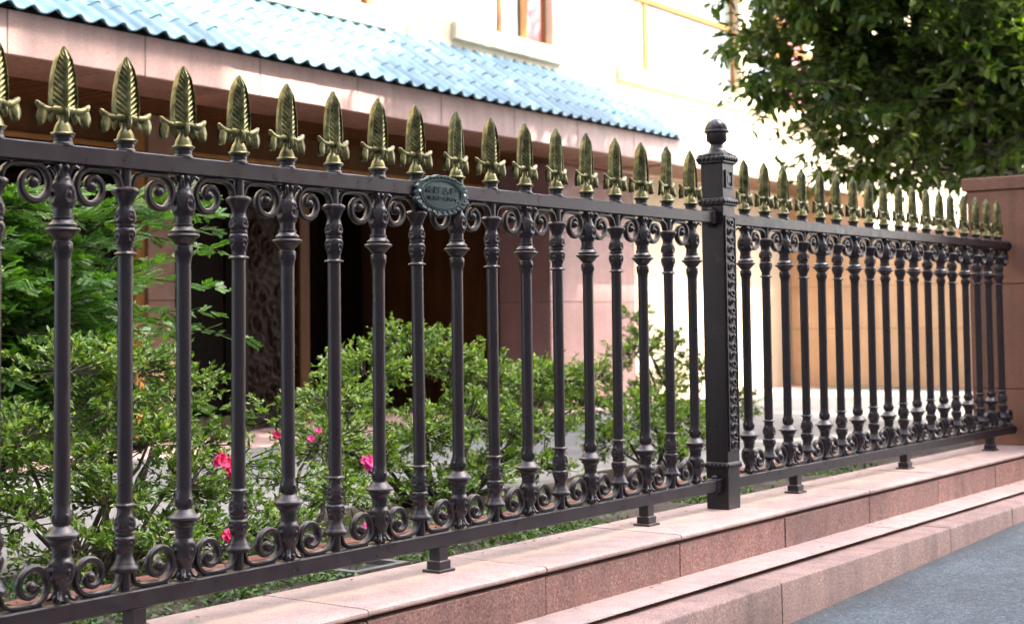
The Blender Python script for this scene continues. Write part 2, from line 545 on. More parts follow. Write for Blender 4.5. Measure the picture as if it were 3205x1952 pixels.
def casting_a():
    m = MB()
    bulb = smoothprof([(0.0225, 0.945), (0.0265, 0.957), (0.0290, 0.975), (0.0270, 0.998), (0.0200, 1.017), (0.0165, 1.030), (0.0180, 1.040), (0.0215, 1.046)], 7)
    t = tear(0.979, 0.0185, 0.036, 0.0058, 0.55, 3.2)
    m.lathe(bulb, 56, disp=t)
    m.lathe([(0.0195, 0.822), (0.0205, 0.835), (0.0236, 0.842), (0.0240, 0.852), (0.0245, 0.861), (0.0225, 0.8655), (0.0190, 0.867),
             (0.0192, 0.870), (0.0235, 0.8735), (0.0300, 0.882), (0.0360, 0.8885), (0.0415, 0.8910), (0.0425, 0.8945), (0.0408, 0.8975), (0.0318, 0.9000),
             (0.0318, 0.9022), (0.0345, 0.9035), (0.0350, 0.9058), (0.0325, 0.9075), (0.0272, 0.9130), (0.0240, 0.9180), (0.0240, 0.9195), (0.0262, 0.9205), (0.0262, 0.9240), (0.0225, 0.9252), (0.0222, 0.948)], 44)
    # four petal tips cut into the lower collar
    for k in range(4):
        a = -math.pi/2+k*math.pi/2
        m.sphere((0.0205*math.cos(a), 0.0205*math.sin(a), 0.850), 0.007, 0.007, 0.011, 10, 6)
    # curled leaf horns under the rail
    for k in range(4):
        a = -math.pi/4+k*math.pi/2
        pts = [(0.013, 1.020), (0.0175, 1.034), (0.024, 1.043), (0.032, 1.0465), (0.038, 1.043), (0.0395, 1.037)]
        m.tube([(r*math.cos(a), r*math.sin(a), z) for r, z in pts], [0.006, 0.006, 0.0055, 0.005, 0.004, 0.0025], 7)
    for k in range(4):
        a = -math.pi/2+k*math.pi/2
        m.sphere((0.0175*math.cos(a), 0.0175*math.sin(a), 1.043), 0.007, 0.007, 0.009, 10, 6)
    m.lathe([(0.014, 1.03), (0.014, RB+0.004)], 16)
    return m

def casting_b():
    m = MB()
    m.lathe([(0.0148, 0.99), (0.0148, RB+0.004)], 20)
    m.lathe([(0.0195, 0.960), (0.0200, 0.968), (0.0215, 0.974), (0.0250, 0.981), (0.0275, 0.9855), (0.0285, 0.989), (0.0345, 0.9945),
             (0.0355, 0.999), (0.0345, 1.003), (0.0300, 1.0055), (0.0270, 1.008), (0.0180, 1.010), (0.0150, 1.011)], 40)
    up = smoothprof([(0.0195, 0.916), (0.0238, 0.923), (0.0252, 0.932), (0.0240, 0.945), (0.0205, 0.958), (0.0190, 0.966), (0.0205, 0.974)], 7)
    m.lathe(up, 48, disp=tear(0.936, 0.0135, 0.021, 0.0046, 0.5, 3.0))
    m.lathe([(0.0205, 0.907), (0.0232, 0.909), (0.0240, 0.912), (0.0232, 0.915), (0.0205, 0.917)], 36)
    lo = smoothprof([(0.0190, 0.846), (0.0192, 0.856), (0.0212, 0.868), (0.0240, 0.880), (0.0248, 0.892), (0.0232, 0.903), (0.0205, 0.908)], 7)
    m.lathe(lo, 48, disp=tear(0.885, 0.0135, 0.024, 0.0048, -0.5, 3.0))
    def pet(a, z, r):
        return 0.0055*max(0, math.cos(4*(a+math.pi/4))) if r > 0.021 else 0
    m.lathe([(0.0195, 0.836), (0.0205, 0.838), (0.0225, 0.8395), (0.0235, 0.8415), (0.0220, 0.8425), (0.0195, 0.847)], 48, disp=pet)
    return m

def mirror_mesh(mb):
    q = MB()
    q.v = [(x, y, RB-z) for x, y, z in mb.v]
    q.f = [f[::-1] for f in mb.f]
    q.sm = list(mb.sm)
    return q

ca, cb = casting_a(), casting_b()
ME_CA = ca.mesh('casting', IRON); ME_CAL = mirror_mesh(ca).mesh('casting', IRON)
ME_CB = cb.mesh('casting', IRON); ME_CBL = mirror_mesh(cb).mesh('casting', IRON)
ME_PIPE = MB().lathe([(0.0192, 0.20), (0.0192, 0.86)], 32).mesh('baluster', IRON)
# bars of the second kind reach a little higher and lower into their sleeves
ME_STUB = MB().lathe([(0.0255, H-0.002), (0.0250, H+0.004), (0.0225, H+0.007), (0.0225, H+0.018), (0.0260, H+0.0205), (0.0262, H+0.024)], 32).mesh('socket', IRON)

def spear():
    m = MB()
    Z = H
    # bell
    m.lathe([(0.0255, Z+0.0235), (0.0295, Z+0.0245), (0.0302, Z+0.0275), (0.0285, Z+0.0300), (0.0238, Z+0.0315), (0.0226, Z+0.0350),
             (0.0205, Z+0.0430), (0.0172, Z+0.0510), (0.0135, Z+0.0560), (0.0110, Z+0.0600), (0.0100, Z+0.0700), (0.0110, Z+0.0900)], 32)
    # blade: thick leaf with rim, midrib and slanting veins
    z0, z1 = Z+0.084, Z+0.243
    def half(t):
        return 0.0360*max(0.0, 1-t**2.6)**0.75*(0.93+0.07*min(1, t/0.15))+0.0006
    def surf(sgn):
        def f(a, c):
            s = a*2-1; t = c
            w = half(t); x = s*w
            k = abs(s)
            fade = min(1.0, (1-t)*5)
            y = 0.0045+0.0125*(1-k)*fade
            if k > 0.89: y = 0.0085*fade+0.002
            elif k > 0.14: y += 0.0022*max(-0.5, math.sin((t*23-k*4.2)*math.pi))*fade-0.0028*fade
            if k < 0.13: y = (0.0195 if k < 0.08 else 0.0175)*fade+0.002
            if k > 0.97: y = 0.0
            return (x, sgn*y, z0+(z1-z0)*t)
        return f
    m.grid(surf(-1), 44, 84)
    m.grid(surf(1), 44, 84, flip=True)
    # side leaves in the plane of the fence: an arm with upturned tip, a drooping flared end and an inner leg
    for sx in (-1, 1):
        path = [(0.000, 0.0835), (0.012, 0.0855), (0.026, 0.0850), (0.040, 0.0835), (0.052, 0.0855), (0.062, 0.0920), (0.0700, 0.1005), (0.0725, 0.1035)]
        m.tube([(sx*x, 0, Z+z) for x, z in path], [0.0140, 0.0130, 0.0115, 0.0105, 0.0100, 0.0085, 0.0055, 0.0015], 12)
        def skirt(side):
            def f(a, c):
                w = 0.0115+0.0045*math.sin(c*math.pi)-0.0075*c**3
                x = 0.0555+0.006*c+(a*2-1)*w
                y = side*(0.0045+0.0085*math.sin(a*math.pi)*(0.4+0.6*c))
                return (sx*x, y, Z+0.088-0.040*c-0.004*abs(a*2-1)*c)
            return f
        m.grid(skirt(-1), 10, 8, flip=(sx < 0)); m.grid(skirt(1), 10, 8, flip=(sx > 0))
        inner = [(0.024, 0.083), (0.0300, 0.075), (0.0325, 0.066), (0.0325, 0.0575), (0.0300, 0.0530)]
        m.tube([(sx*x, 0, Z+z) for x, z in inner], [0.0085, 0.0080, 0.0070, 0.005, 0.002], 10)
    for sy in (-1, 1):
        path = [(0.010, 0.094), (0.0165, 0.084), (0.0190, 0.072), (0.0170, 0.060), (0.0140, 0.054)]
        m.tube([(0, sy*y, Z+z) for y, z in path], [0.0055, 0.0070, 0.0065, 0.0045, 0.002], 8)
    return m
ME_SPEAR = spear().mesh('spear_head', GOLD)

# scroll to the right of a large baluster, under the top rail (tail reaches the small baluster)
def scroll_curve():
    zr = RB
    pts = [(0.1735, zr-0.046), (0.1705, zr-0.034), (0.164, zr-0.020), (0.150, zr-0.0105), (0.130, zr-0.0075), (0.108, zr-0.0065)]
    cx, cz = 0.0825, zr-0.0505
    n = 56
    for k in range(n+1):
        ph = math.pi/2+(math.pi*2.5)*k/n
        t = k/n
        if t < 0.36: r = 0.0435
        else:
            q = (t-0.36)/0.64
            r = 0.0435*(1-q)+0.0150*q
        pts.append((cx+0.003*t+r*math.cos(ph), cz+r*math.sin(ph)))
    return pts
def scroll():
    m = MB()
    c = scroll_curve()
    n = len(c)
    sect = [(-1, -0.55), (-0.55, -1), (0.55, -1), (1, -0.55), (1, 0.55), (0.55, 1), (-0.55, 1), (-1, 0.55)]
    vs = []; fs = []
    for i, (x, z) in enumerate(c):
        x0, z0 = c[max(i-1, 0)]; x1, z1 = c[min(i+1, n-1)]
        tx, tz = x1-x0, z1-z0
        L = math.hypot(tx, tz) or 1
        nx, nz = -tz/L, tx/L
        t = i/(n-1)
        hw = 0.0078*(0.62+0.38*math.sin(min(1, t*2.2)*math.pi/2))*(1-0.25*max(0, (t-0.5)/0.5))
        hd = 0.0120*(1-0.25*t)
        for a, d in sect:
            vs.append((x+nx*a*hw, d*hd, z+nz*a*hw))
    k = len(sect)
    for i in range(n-1):
        for j in range(k):
            j2 = (j+1) % k
            fs.append((i*k+j, i*k+j2, (i+1)*k+j2, (i+1)*k+j))
    fs.append(tuple(range(k))); fs.append(tuple(range((n-1)*k, n*k))[::-1])
    m.add(vs, fs, True)
    m.sphere((0.0835, 0, RB-0.0500), 0.0135, 0.0155, 0.0135, 14, 10)
    # little tabs to the rail
    m.box(0.058, 0.074, -0.006, 0.006, RB-0.010, RB+0.002)
    m.box(0.128, 0.142, -0.006, 0.006, RB-0.010, RB+0.002)
    return m
sc = scroll()
ME_SC = sc.mesh('scroll', IRON)
ME_SCL = mirror_mesh(sc).mesh('scroll', IRON)

RD = 0.022
def fence_panel(name, label, n0, n1, s, x_first, rx0, rx1, loc, rz, feet, first_even_big=True, tail_end=False):
    root = empty(name, loc, rz)
    tag(root, label, 'fence', 'panels of the iron fence')
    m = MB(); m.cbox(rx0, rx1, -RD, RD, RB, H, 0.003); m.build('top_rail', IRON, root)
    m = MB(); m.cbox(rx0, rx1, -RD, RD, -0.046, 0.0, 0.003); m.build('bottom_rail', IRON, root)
    for i in range(n0, n1):
        x = x_first+i*s
        big = (i % 2 == 0)
        p = link('baluster', ME_PIPE, root, (x+rng.uniform(-.0015, .0015), 0, 0), (rng.uniform(-.003, .003), rng.uniform(-.003, .003), rng.uniform(-0.05, 0.05)))
        link('casting', ME_CA if big else ME_CB, p)
        link('casting', ME_CAL if big else ME_CBL, p)
        link('socket', ME_STUB, p)
        link('spear_head', ME_SPEAR, p, rot=(0, 0, rng.uniform(-.10, .10)))
        if big:
            for sx in (1, -1):
                if (sx == -1 and i == n0 and n0 == 0) or (sx == 1 and i == n1-1): continue
                link('scroll', ME_SC, root, (x, 0, 0), scale=(sx, 1, 1))
                link('scroll', ME_SCL, root, (x, 0, 0), scale=(sx, 1, 1))
        elif tail_end and i == n1-1:
            link('scroll', ME_SC, root, (x+s, 0, 0), scale=(-1, 1, 1))
            link('scroll', ME_SCL, root, (x+s, 0, 0), scale=(-1, 1, 1))
    for fx in feet:
        f = MB().cbox(fx-0.023, fx+0.023, -0.021, 0.021, -0.122, -0.044, 0.003).build('foot', IRON, root)
        c = MB()
        c.cbox(fx-0.029, fx+0.029, -0.027, 0.027, -0.120, -0.086, 0.003)
        c.cbox(fx-0.040, fx+0.040, -0.036, 0.036, -0.1225, -0.1135, 0.002)
        c.build('foot_collar', IRON, f)
    return root

S1 = 0.18977
p1 = fence_panel('iron_fence', 'nearer iron fence panel with gold spearheads, left of the tall square post', -1, 17, S1, 0.0, -0.40, 3.205,
                 (0, 0, 0), 0, [0.22, 1.415, 2.655])
p2 = fence_panel('iron_fence', 'farther iron fence panel with gold spearheads, between square post and stone pillar', 0, 18, 0.18389, 0.0, -0.172, 3.262,
                 (3.49065, 0, 0), -0.00958, [0.425, 1.66, 2.90], tail_end=True)
for zz in (RB, -0.046):
    e = MB(); e.lathe([(0.0, 0), (0.030, 0.0005), (0.032, 0.004), (0.032, 0.014), (0.0, 0.0145)], 20, cap=False)
    e.build('end_plate', IRON, p2, (3.262, 0, zz+0.023), (0, R(90), 0))

# ------------------------------------------------------------------ post
XP, WP = 3.26109, 0.10286
hw = WP/2
post = empty('fence_post', (XP, 0, -0.122))
tag(post, 'square dark iron fence post with ball finial and ornament strip', 'post')
def pz(z): return z+0.122
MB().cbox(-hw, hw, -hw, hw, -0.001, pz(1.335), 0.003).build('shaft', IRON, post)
def band(z0, z1, out, beads, name):
    m = MB()
    m.cbox(-hw-out, hw+out, -hw-out, hw+out, pz(z0), pz(z1), 0.005)
    o = m.build(name, IRON, post)
    bm_ = MB()
    zc = pz((z0+z1)/2); rr = (z1-z0)*0.24
    for k in range(beads):
        t = -hw-out+(2*(hw+out))*(k+0.5)/beads
        for (x, y, fx, fy) in ((t, -hw-out, 1, 0.5), (t, hw+out, 1, 0.5), (-hw-out, t, 0.5, 1), (hw+out, t, 0.5, 1)):
            bm_.sphere((x, y, zc), rr*(1.1 if fx == 1 else 0.8), rr*(1.1 if fy == 1 else 0.8), rr*1.2, 8, 6)
    bm_.build('bead_row', IRON, o)
band(1.302, 1.345, 0.011, 6, 'cap_band')
band(1.128, 1.160, 0.010, 6, 'upper_band')
band(0.042, 0.071, 0.006, 6, 'lower_band')
m = MB()
m.lathe([(hw*1.30, pz(1.343)), (0.052, pz(1.352)), (0.041, pz(1.358)), (0.033, pz(1.368)), (0.028, pz(1.378)), (0.0265, pz(1.386)),
         (0.030, pz(1.391)), (0.0385, pz(1.397)), (0.0430, pz(1.403)), (0.0436, pz(1.428)), (0.0440, pz(1.434)), (0.0520, pz(1.437)), (0.0535, pz(1.441)), (0.0520, pz(1.445)), (0.0475, pz(1.447))], 44)
def leafy(a, z, r): return 0.0009*math.cos(8*a)*math.cos((z-1.5)*180)
prof = [(0.0490*math.cos(t), pz(1.446)+0.051*math.sin(t)) for t in [k*math.pi/2/14 for k in range(14)]]+[(0.001, pz(1.4970))]
m.lathe(prof, 48, disp=lambda a, z, r: 0.0012*math.cos(10*a+z*90)*(r > 0.006))
m.build('ball_finial', IRON, post)
fr = MB()
for (x0, x1, z0, z1) in ((-0.030, 0.030, 1.268, 1.276), (-0.030, 0.030, 1.202, 1.210), (-0.030, -0.022, 1.210, 1.268), (0.022, 0.030, 1.210, 1.268)):
    fr.box(x0, x1, -hw-0.006, -hw+0.002, pz(z0), pz(z1))
fr.box(-0.013, 0.013, -hw-0.004, -hw+0.002, pz(1.224), pz(1.254))
fr.build('square_ornament', IRON, post)
st = MB()
st.box(-0.040, 0.040, -hw-0.003, -hw+0.002, pz(0.118), pz(1.082))
for zz in (0.116, 1.080):
    st.box(-0.042, 0.042, -hw-0.007, -hw+0.002, pz(zz), pz(zz+0.006))
for sx in (-1, 1):
    st.box(sx*0.040-0.003, sx*0.040+0.003, -hw-0.007, -hw+0.002, pz(0.12), pz(1.08))
NK = 26
for k in range(NK):
    zc = 0.142+(1.058-0.142)*k/(NK-1)
    pts = []
    sg = 1 if k % 2 else -1
    for j in range(15):
        a = -0.4*math.pi+j/14*1.75*math.pi
        rr = 0.0145-0.006*j/14
        pts.append((sg*(rr*math.cos(a)*1.35+0.004), -hw-0.006, pz(zc)+rr*math.sin(a)))
    st.tube(pts, 0.0042, 6)
    st.sphere((sg*-0.021, -hw-0.004, pz(zc)+0.004), 0.007, 0.006, 0.010, 8, 6)
st.build('ornament_strip', IRON, post)
for (zc, sg) in ((1.077, -1), (-0.023, -1), (1.077, 1), (-0.023, 1)):
    x0, x1 = sorted((sg*(hw-0.001), sg*(hw+0.042)))
    bk = MB(); bk.cbox(x0, x1, -0.027, 0.027, pz(zc)-0.028, pz(zc)+0.028, 0.003)
    o = bk.build('rail_bracket', IRON, post)
    bt = MB()
    for s2 in (-1, 1):
        bt.sphere((sg*(hw+0.018), 0, pz(zc)+s2*0.032), 0.014, 0.014, 0.010, 10, 7)
        bt.sphere((sg*(hw+0.018), s2*0.027, pz(zc)), 0.006, 0.004, 0.006, 8, 6)
    bt.build('bolt', IRON, o)

# ------------------------------------------------------------------ plaque
pl = empty('oval_plaque', (1.412, -0.0225, 1.062))
tag(pl, 'oval teal bronze plaque with scalloped rim fixed to the top rail', 'plaque')
def rim(a):
    s = 1+0.022*math.cos(18*a)
    if math.sin(a) < -0.15: s *= 1.02+0.030*math.cos(11*a)+0.05*max(0, -math.sin(a))**3*math.cos(4*a)
    if abs(math.sin(a)) < 0.25: s *= 0.97
    return s
N_ = 120
vs = []
for (sc_, y) in ((1.0, 0.0), (1.0, -0.007), (0.95, -0.0105), (0.80, -0.0085), (0.775, -0.0125), (0.745, -0.0125), (0.725, -0.009), (0.705, -0.0125), (0.685, -0.0125), (0.665, -0.0085), (0.30, -0.0100)):
    for k in range(N_):
        a = 2*math.pi*k/N_
        q = (rim(a) if sc_ > 0.9 else 1.0)*sc_
        vs.append((0.138*q*math.cos(a), y, 0.0635*q*math.sin(a)))
fs = []
for i in range(10):
    for k in range(N_):
        k2 = (k+1) % N_
        fs.append((i*N_+k, i*N_+k2, (i+1)*N_+k2, (i+1)*N_+k))
fs.append(tuple(range(10*N_, 11*N_)))
fs.append(tuple(range(N_))[::-1])
plm = MB().add(vs, fs)
for k in range(9):                                   # bead arc along the top
    a = math.pi*(0.30+0.40*k/8)
    plm.sphere((0.138*0.875*math.cos(a), -0.0095, 0.0635*0.875*math.sin(a)), 0.0042, 0.003, 0.0040, 8, 5)
for k in range(13):                                  # leaf ribs along the lower rim
    a = math.pi*(1.08+0.84*k/12)
    c0, s0 = math.cos(a), math.sin(a)
    plm.tube([(0.138*0.83*c0, -0.0095, 0.0635*0.83*s0), (0.138*0.98*math.cos(a+0.05), -0.0105, 0.0635*0.98*math.sin(a+0.05))], [0.0028, 0.0016], 6)
plate = plm.build('plate', TEAL, pl)
for sx in (-1, 1):
    MB().sphere((sx*0.112, -0.0105, 0.004 if sx > 0 else 0.006), 0.0052, 0.004, 0.0052, 10, 8).build('rivet', STEEL, pl)
lt = MB()
def stroke(x0, z0, x1, z1, w=0.0022):
    dx, dz = x1-x0, z1-z0
    L = math.hypot(dx, dz) or 1
    nx, nz = -dz/L*w/2, dx/L*w/2
    q = [(x0+nx, z0+nz), (x1+nx, z1+nz), (x1-nx, z1-nz), (x0-nx, z0-nz)]
    lt.add([(x, -0.0125, z) for x, z in q]+[(x, -0.0085, z) for x, z in q],
           [(0, 1, 2, 3), (0, 4, 5, 1), (1, 5, 6, 2), (2, 6, 7, 3), (3, 7, 4, 0)])
glyphs = [  # worn characters: strokes in a unit box
    [(0, .9, 1, .9), (.5, 1, .5, .6), (0, .6, 0, 0), (0, .6, 1, .6), (1, .6, 1, 0), (.25, .35, .75, .35), (.5, .5, .5, 0)],
    [(0, 1, 0, 0), (0, .95, 1, .95), (.3, .7, .95, .7), (.3, .45, .95, .45), (.6, .95, .6, .1), (.2, .1, 1, .1)],
    [(0, .75, 1, .75), (.5, 1, .5, .4), (.1, .4, .9, .4), (.1, .4, .1, 0), (.9, .4, .9, 0), (.1, 0, .9, 0)],
    [(.1, 1, .1, .1), (.1, .9, .9, .9), (.9, .9, .9, .3), (.1, .6, .9, .6), (.1, .3, .9, .3), (0, 0, 1, 0)],
]
for gi, g in enumerate(glyphs):
    for (x0, z0, x1, z1) in g:
        ox = -0.078+gi*0.0395
        stroke(ox+x0*0.032, 0.003+z0*0.022, ox+x1*0.032, 0.003+z1*0.022)
for gi in range(6):
    g = glyphs[(gi*3+1) % 4]
    for (x0, z0, x1, z1) in g[:5]:
        ox = -0.070+gi*0.0235
        stroke(ox+x0*0.018, -0.018+z0*0.013, ox+x1*0.018, -0.018+z1*0.013, 0.0015)
lt.build('raised_lettering', TEAL, plate)

# ------------------------------------------------------------------ pillar at the right end
pil = empty('stone_pillar', (6.80, 0, -0.122))
tag(pil, 'dark reddish granite pillar with flat cap where the fence ends', 'pillar')
for (z0, z1) in ((0.0, 0.336), (0.340, 0.969), (0.973, 1.541)):
    MB().cbox(0, 0.62, -0.62, 0.215, z0, z1, 0.003).build('block', PILLAR, pil)
MB().cbox(-0.012, 0.64, -0.64, 0.245, 1.545, 1.624, 0.004).build('cap_slab', PILLAR, pil)
MB().box(0.006, 0.61, -0.61, 0.209, 0.002, 1.60).build('core', MORTAR, pil)

# ------------------------------------------------------------------ building behind (local axes: u along, v inwards)
TH = R(2.32)
bld = empty('porch_building', (0, 5.493, 0), TH)
tag(bld, 'pink granite building with blue tiled porch roof behind the fence', 'building')
FZ0, FZ1 = 2.508, 2.812
for k in range(-4, 13):                                  # fascia and soffit panels, 1.2 m module
    x0 = 3.73+1.205*k
    if x0 > 13.0: break
    x1 = min(x0+1.205, 13.35)
    MB().cbox(x0+0.004, x1-0.004, 0, 0.03, FZ0-0.008, FZ1-0.012, 0.003).build('fascia_panel', PINK, bld)
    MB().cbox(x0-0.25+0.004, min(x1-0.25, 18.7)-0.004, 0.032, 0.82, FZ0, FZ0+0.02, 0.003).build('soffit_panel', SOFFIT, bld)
MB().cbox(13.36, 18.75, 0.0, 0.99, FZ0-0.008, FZ1+0.02, 0.01).build('bleached_canopy', CREAM, bld)  # cream slab stands for sun-bleached fascia and roof, glare put into its colour
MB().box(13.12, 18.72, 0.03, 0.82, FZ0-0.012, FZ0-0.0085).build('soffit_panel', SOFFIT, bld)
MB().box(-1.2, 13.34, 0.006, 1.0, FZ0+0.012, FZ1-0.03).build('canopy_core', JOINT, bld)
sm = MB(); sm.box(0, 0.040, 0.83, 1.69, 2.500, 2.525)
sme = sm.mesh('ceiling_slat', WOOD)
for k in range(152):
    link('ceiling_slat', sme, bld, (3.25+0.057*k, 0, rng.uniform(-0.002, 0.002)))
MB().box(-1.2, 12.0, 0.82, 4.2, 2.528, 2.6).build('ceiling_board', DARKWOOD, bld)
MB().cbox(-1.0, 11.9, 1.70, 1.86, 2.23, 2.5275, 0.006).build('lintel_beam', WOOD, bld)
MB().cbox(-1.0, 11.9, 1.685, 1.70, 2.20, 2.245, 0.004).build('lintel_trim', ORWOOD, bld)

# roof tiles
PIT = R(35)
TW, EXPO, TL = 0.1945, 0.335, 0.41
def tile_mesh(wrows=1):
    m = MB()
    nseg = 10
    def prof(a):
        x = (a-0.5)*(TW+0.018)
        return x, 0.024*math.cos((x/TW)*2*math.pi)+0.004*math.cos((x/TW)*4*math.pi)
    top = []; bot = []
    for yy, dz in ((-0.02, 0.006), (TL-0.02, -0.006)):
        for i in range(nseg+1):
            x, z = prof(i/nseg)
            top.append((x, yy, z+dz+0.030)); bot.append((x, yy, z+dz+0.019))
    n = nseg+1
    vs = top+bot
    fs = []
    o = 2*n
    for i in range(nseg):
        fs.append((i, i+1, n+i+1, n+i))
        fs.append((o+i, o+n+i, o+n+i+1, o+i+1))
        fs.append((i, o+i, o+i+1, i+1))
        fs.append((n+i, n+i+1, o+n+i+1, o+n+i))
    fs.append((0, n, o+n, o)); fs.append((n-1, o+n-1, o+2*n-1, 2*n-1))
    m.add(vs, fs, True)
    return m
tmb = tile_mesh()
tme = tmb.mesh('roof_tile', TILE)
rb = MB()
tp = math.tan(PIT)
rz0 = FZ1+0.014
rb.add([(-1.3, 0.02, rz0-0.005), (13.34, 0.02, rz0-0.005), (13.34, 1.0, rz0-0.02+1.0*tp), (-1.3, 1.0, rz0-0.02+1.0*tp),
        (-1.3, 1.0, rz0-0.06), (13.34, 1.0, rz0-0.06)], [(0, 1, 2, 3), (1, 5, 2), (0, 3, 4), (0, 4, 5, 1)])
roof = rb.build('roof', MORTAR, bld)
rest = MB()
count = 0
for row in range(4):
    for c in range(104):
        u = -1.2+TW*c
        if u > 13.3: continue
        d = -0.055+row*EXPO
        vv = -0.02+d*math.cos(PIT)
        z = rz0+0.004+d*math.sin(PIT)
        jit = rng.uniform(-0.004, 0.004)
        if u > 3.4 and count < 300:
            link('roof_tile', tme, roof, (u, vv+jit, z), (PIT+rng.uniform(-.008, .008), 0, rng.uniform(-.008, .008)))
            count += 1
        else:
            mt = Matrix.Translation((u, vv, z)) @ Matrix.Rotation(PIT, 4, 'X')
            rest.add([mt @ Vector(q) for q in tmb.v], tmb.f, True)
o = rest.build('roof_tiling', TILE, roof)
tag(o, kind='stuff')

# walls with openings
def holed(name, u0, u1, z0, z1, v0, v1, holes, mat):
    us = sorted({u0, u1, *[h[0] for h in holes], *[h[1] for h in holes]})
    zs = sorted({z0, z1, *[h[2] for h in holes], *[h[3] for h in holes]})
    m = MB()
    for a, c in zip(us, us[1:]):
        run = None
        for e, g in zip(zs, zs[1:]):
            hole = any(h[0] <= a and c <= h[1] and h[2] <= e and g <= h[3] for h in holes)
            if hole:
                if run: m.box(a, c, v0, v1, *run); run = None
            else:
                run = (run[0], g) if run else (e, g)
        if run: m.box(a, c, v0, v1, *run)
    return m.build(name, mat, bld)
WV = 1.0
wins = [(7.0, 8.78, 3.78, 5.4), (10.18, 12.05, 3.86, 5.4), (13.62, 17.05, 3.86, 5.6), (17.35, 20.2, 3.86, 5.6), (21.5, 24.5, 3.86, 5.6), (26, 29, 3.86, 5.6), (1.5, 4.5, 3.86, 5.4)]
holed('upper_wall', -6, 34, 2.62, 9.5, WV, WV+0.3, wins, CREAM)
holed('lower_wall', 13.87, 34, -0.45, 2.62, WV, WV+0.3, [], CREAM)
def window(u0, u1, z0, z1, bars, panes, transom=None, frame=ORWOOD):
    m = MB()
    w = 0.055
    vf = WV+0.10
    m.box(u0, u1, vf, vf+0.06, z0, z0+w); m.box(u0, u1, vf, vf+0.06, z1-w, z1)
    m.box(u0, u0+w, vf+0.001, vf+0.059, z0+w, z1-w); m.box(u1-w, u1, vf+0.001, vf+0.059, z0+w, z1-w)
    f = m.build('window', frame, bld)
    for (a, c) in bars:
        MB().box(a, c, vf+0.003, vf+0.055, z0+w, z1-w).build('mullion', frame, f)
    if transom:
        MB().box(u0+w, u1-w, vf-0.006, vf+0.05, transom-0.035, transom+0.035).build('transom', frame, f)
    for (a, c, mt) in panes:
        MB().box(a, c, vf+0.024, vf+0.034, z0+w, z1-w).build('pane', mt, f)
    MB().cbox(u0-0.12, u1+0.14, WV-0.06, WV+0.09, z0-0.20, z0-0.002, 0.008).build('sill', CREAM, f)
    return f
window(*wins[0], [(7.9, 7.97)], [(7.05, 7.9, CURTAIN), (7.97, 8.73, CURTAIN)])
window(*wins[1], [(11.08, 11.14), (11.52, 11.66)], [(10.23, 11.08, CURTAIN), (11.14, 11.52, GLASS), (11.66, 12.0, PCURTAIN)])
window(*wins[2], [(14.40, 14.50)], [(13.67, 14.40, CURTAIN), (14.50, 17.0, GLASS)], 4.84)
window(*wins[3], [(18.5, 18.82), (19.5, 19.6)], [(17.4, 18.5, GLASS), (18.82, 19.5, PCURTAIN), (19.6, 20.15, CURTAIN)], 4.84)
window(*wins[4], [(23.0, 23.08)], [(21.55, 23.0, GLASS), (23.08, 24.45, CURTAIN)])
window(*wins[5], [(27.5, 27.58)], [(26.05, 27.5, GLASS), (27.58, 28.95, GLASS)])
window(*wins[6], [(3.0, 3.08)], [(1.55, 3.0, CURTAIN), (3.08, 4.45, GLASS)])

MB().box(-6, 34, 1.32, 8, 2.63, 9.45).build('sun_block', DARKWOOD, bld)  # solid core added to block sun leaking through the hollow building
MB().box(13.9, 34, 1.31, 8, -0.45, 2.62).build('sun_block', DARKWOOD, bld)
MB().cbox(11.93, 18.59, 0.825, 0.998, FZ0-0.004, FZ0+0.03, 0.003).build('soffit_panel', SOFFIT, bld)
wj = MB()
for u in (5.2, 6.4, 9.30, 12.62, 13.25, 17.2, 20.9, 25.2):
    wj.box(u-.005, u+.005, WV-.002, WV+.01, 3.55, 9.4)
wj.box(-6, 34, WV-.002, WV+.01, 5.895, 5.905)
wj.build('panel_joints', CONCRETE, bld)
# piers of stacked granite blocks
for (u0, u1, v0, v1) in ((6.31, 6.62, 1.5, 1.69), (11.92, 13.86, WV, 1.72), (1.6, 1.95, 1.1, 1.69)):
    for z0, z1 in ((-0.45, 0.878), (0.884, 1.69), (1.696, 2.498)):
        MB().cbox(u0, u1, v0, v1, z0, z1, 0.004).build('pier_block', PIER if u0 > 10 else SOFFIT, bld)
    MB().box(u0+0.01, u1-0.01, v0+0.01, v1-0.01, -0.45, 2.49).build('pier_core', JOINT, bld)
MB().cbox(6.20, 6.305, 1.53, 1.68, -0.4, 2.49, 0.006).build('door_jamb', ORWOOD, bld)
MB().cbox(11.86, 11.915, 1.72, 1.86, -0.4, 2.20, 0.006).build('door_jamb', WOOD, bld)
# recess
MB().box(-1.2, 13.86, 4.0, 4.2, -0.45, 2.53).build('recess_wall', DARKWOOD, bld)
MB().box(11.93, 12.1, 1.73, 4.0, -0.45, 2.53).build('recess_side', WOOD, bld)
MB().box(-1.2, -1.0, 1.0, 4.0, -0.45, 2.53).build('recess_side', DARKWOOD, bld)
for k in range(7):
    u = 6.3+0.80*k
    if u > 11.3: break
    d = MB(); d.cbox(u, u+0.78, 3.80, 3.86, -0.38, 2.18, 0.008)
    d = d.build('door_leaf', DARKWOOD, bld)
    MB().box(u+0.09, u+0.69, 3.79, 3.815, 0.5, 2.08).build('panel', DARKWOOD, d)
    MB().cbox(u+0.09, u+0.69, 3.785, 3.80, -0.25, 0.38, 0.004).build('panel', DARKWOOD, d)
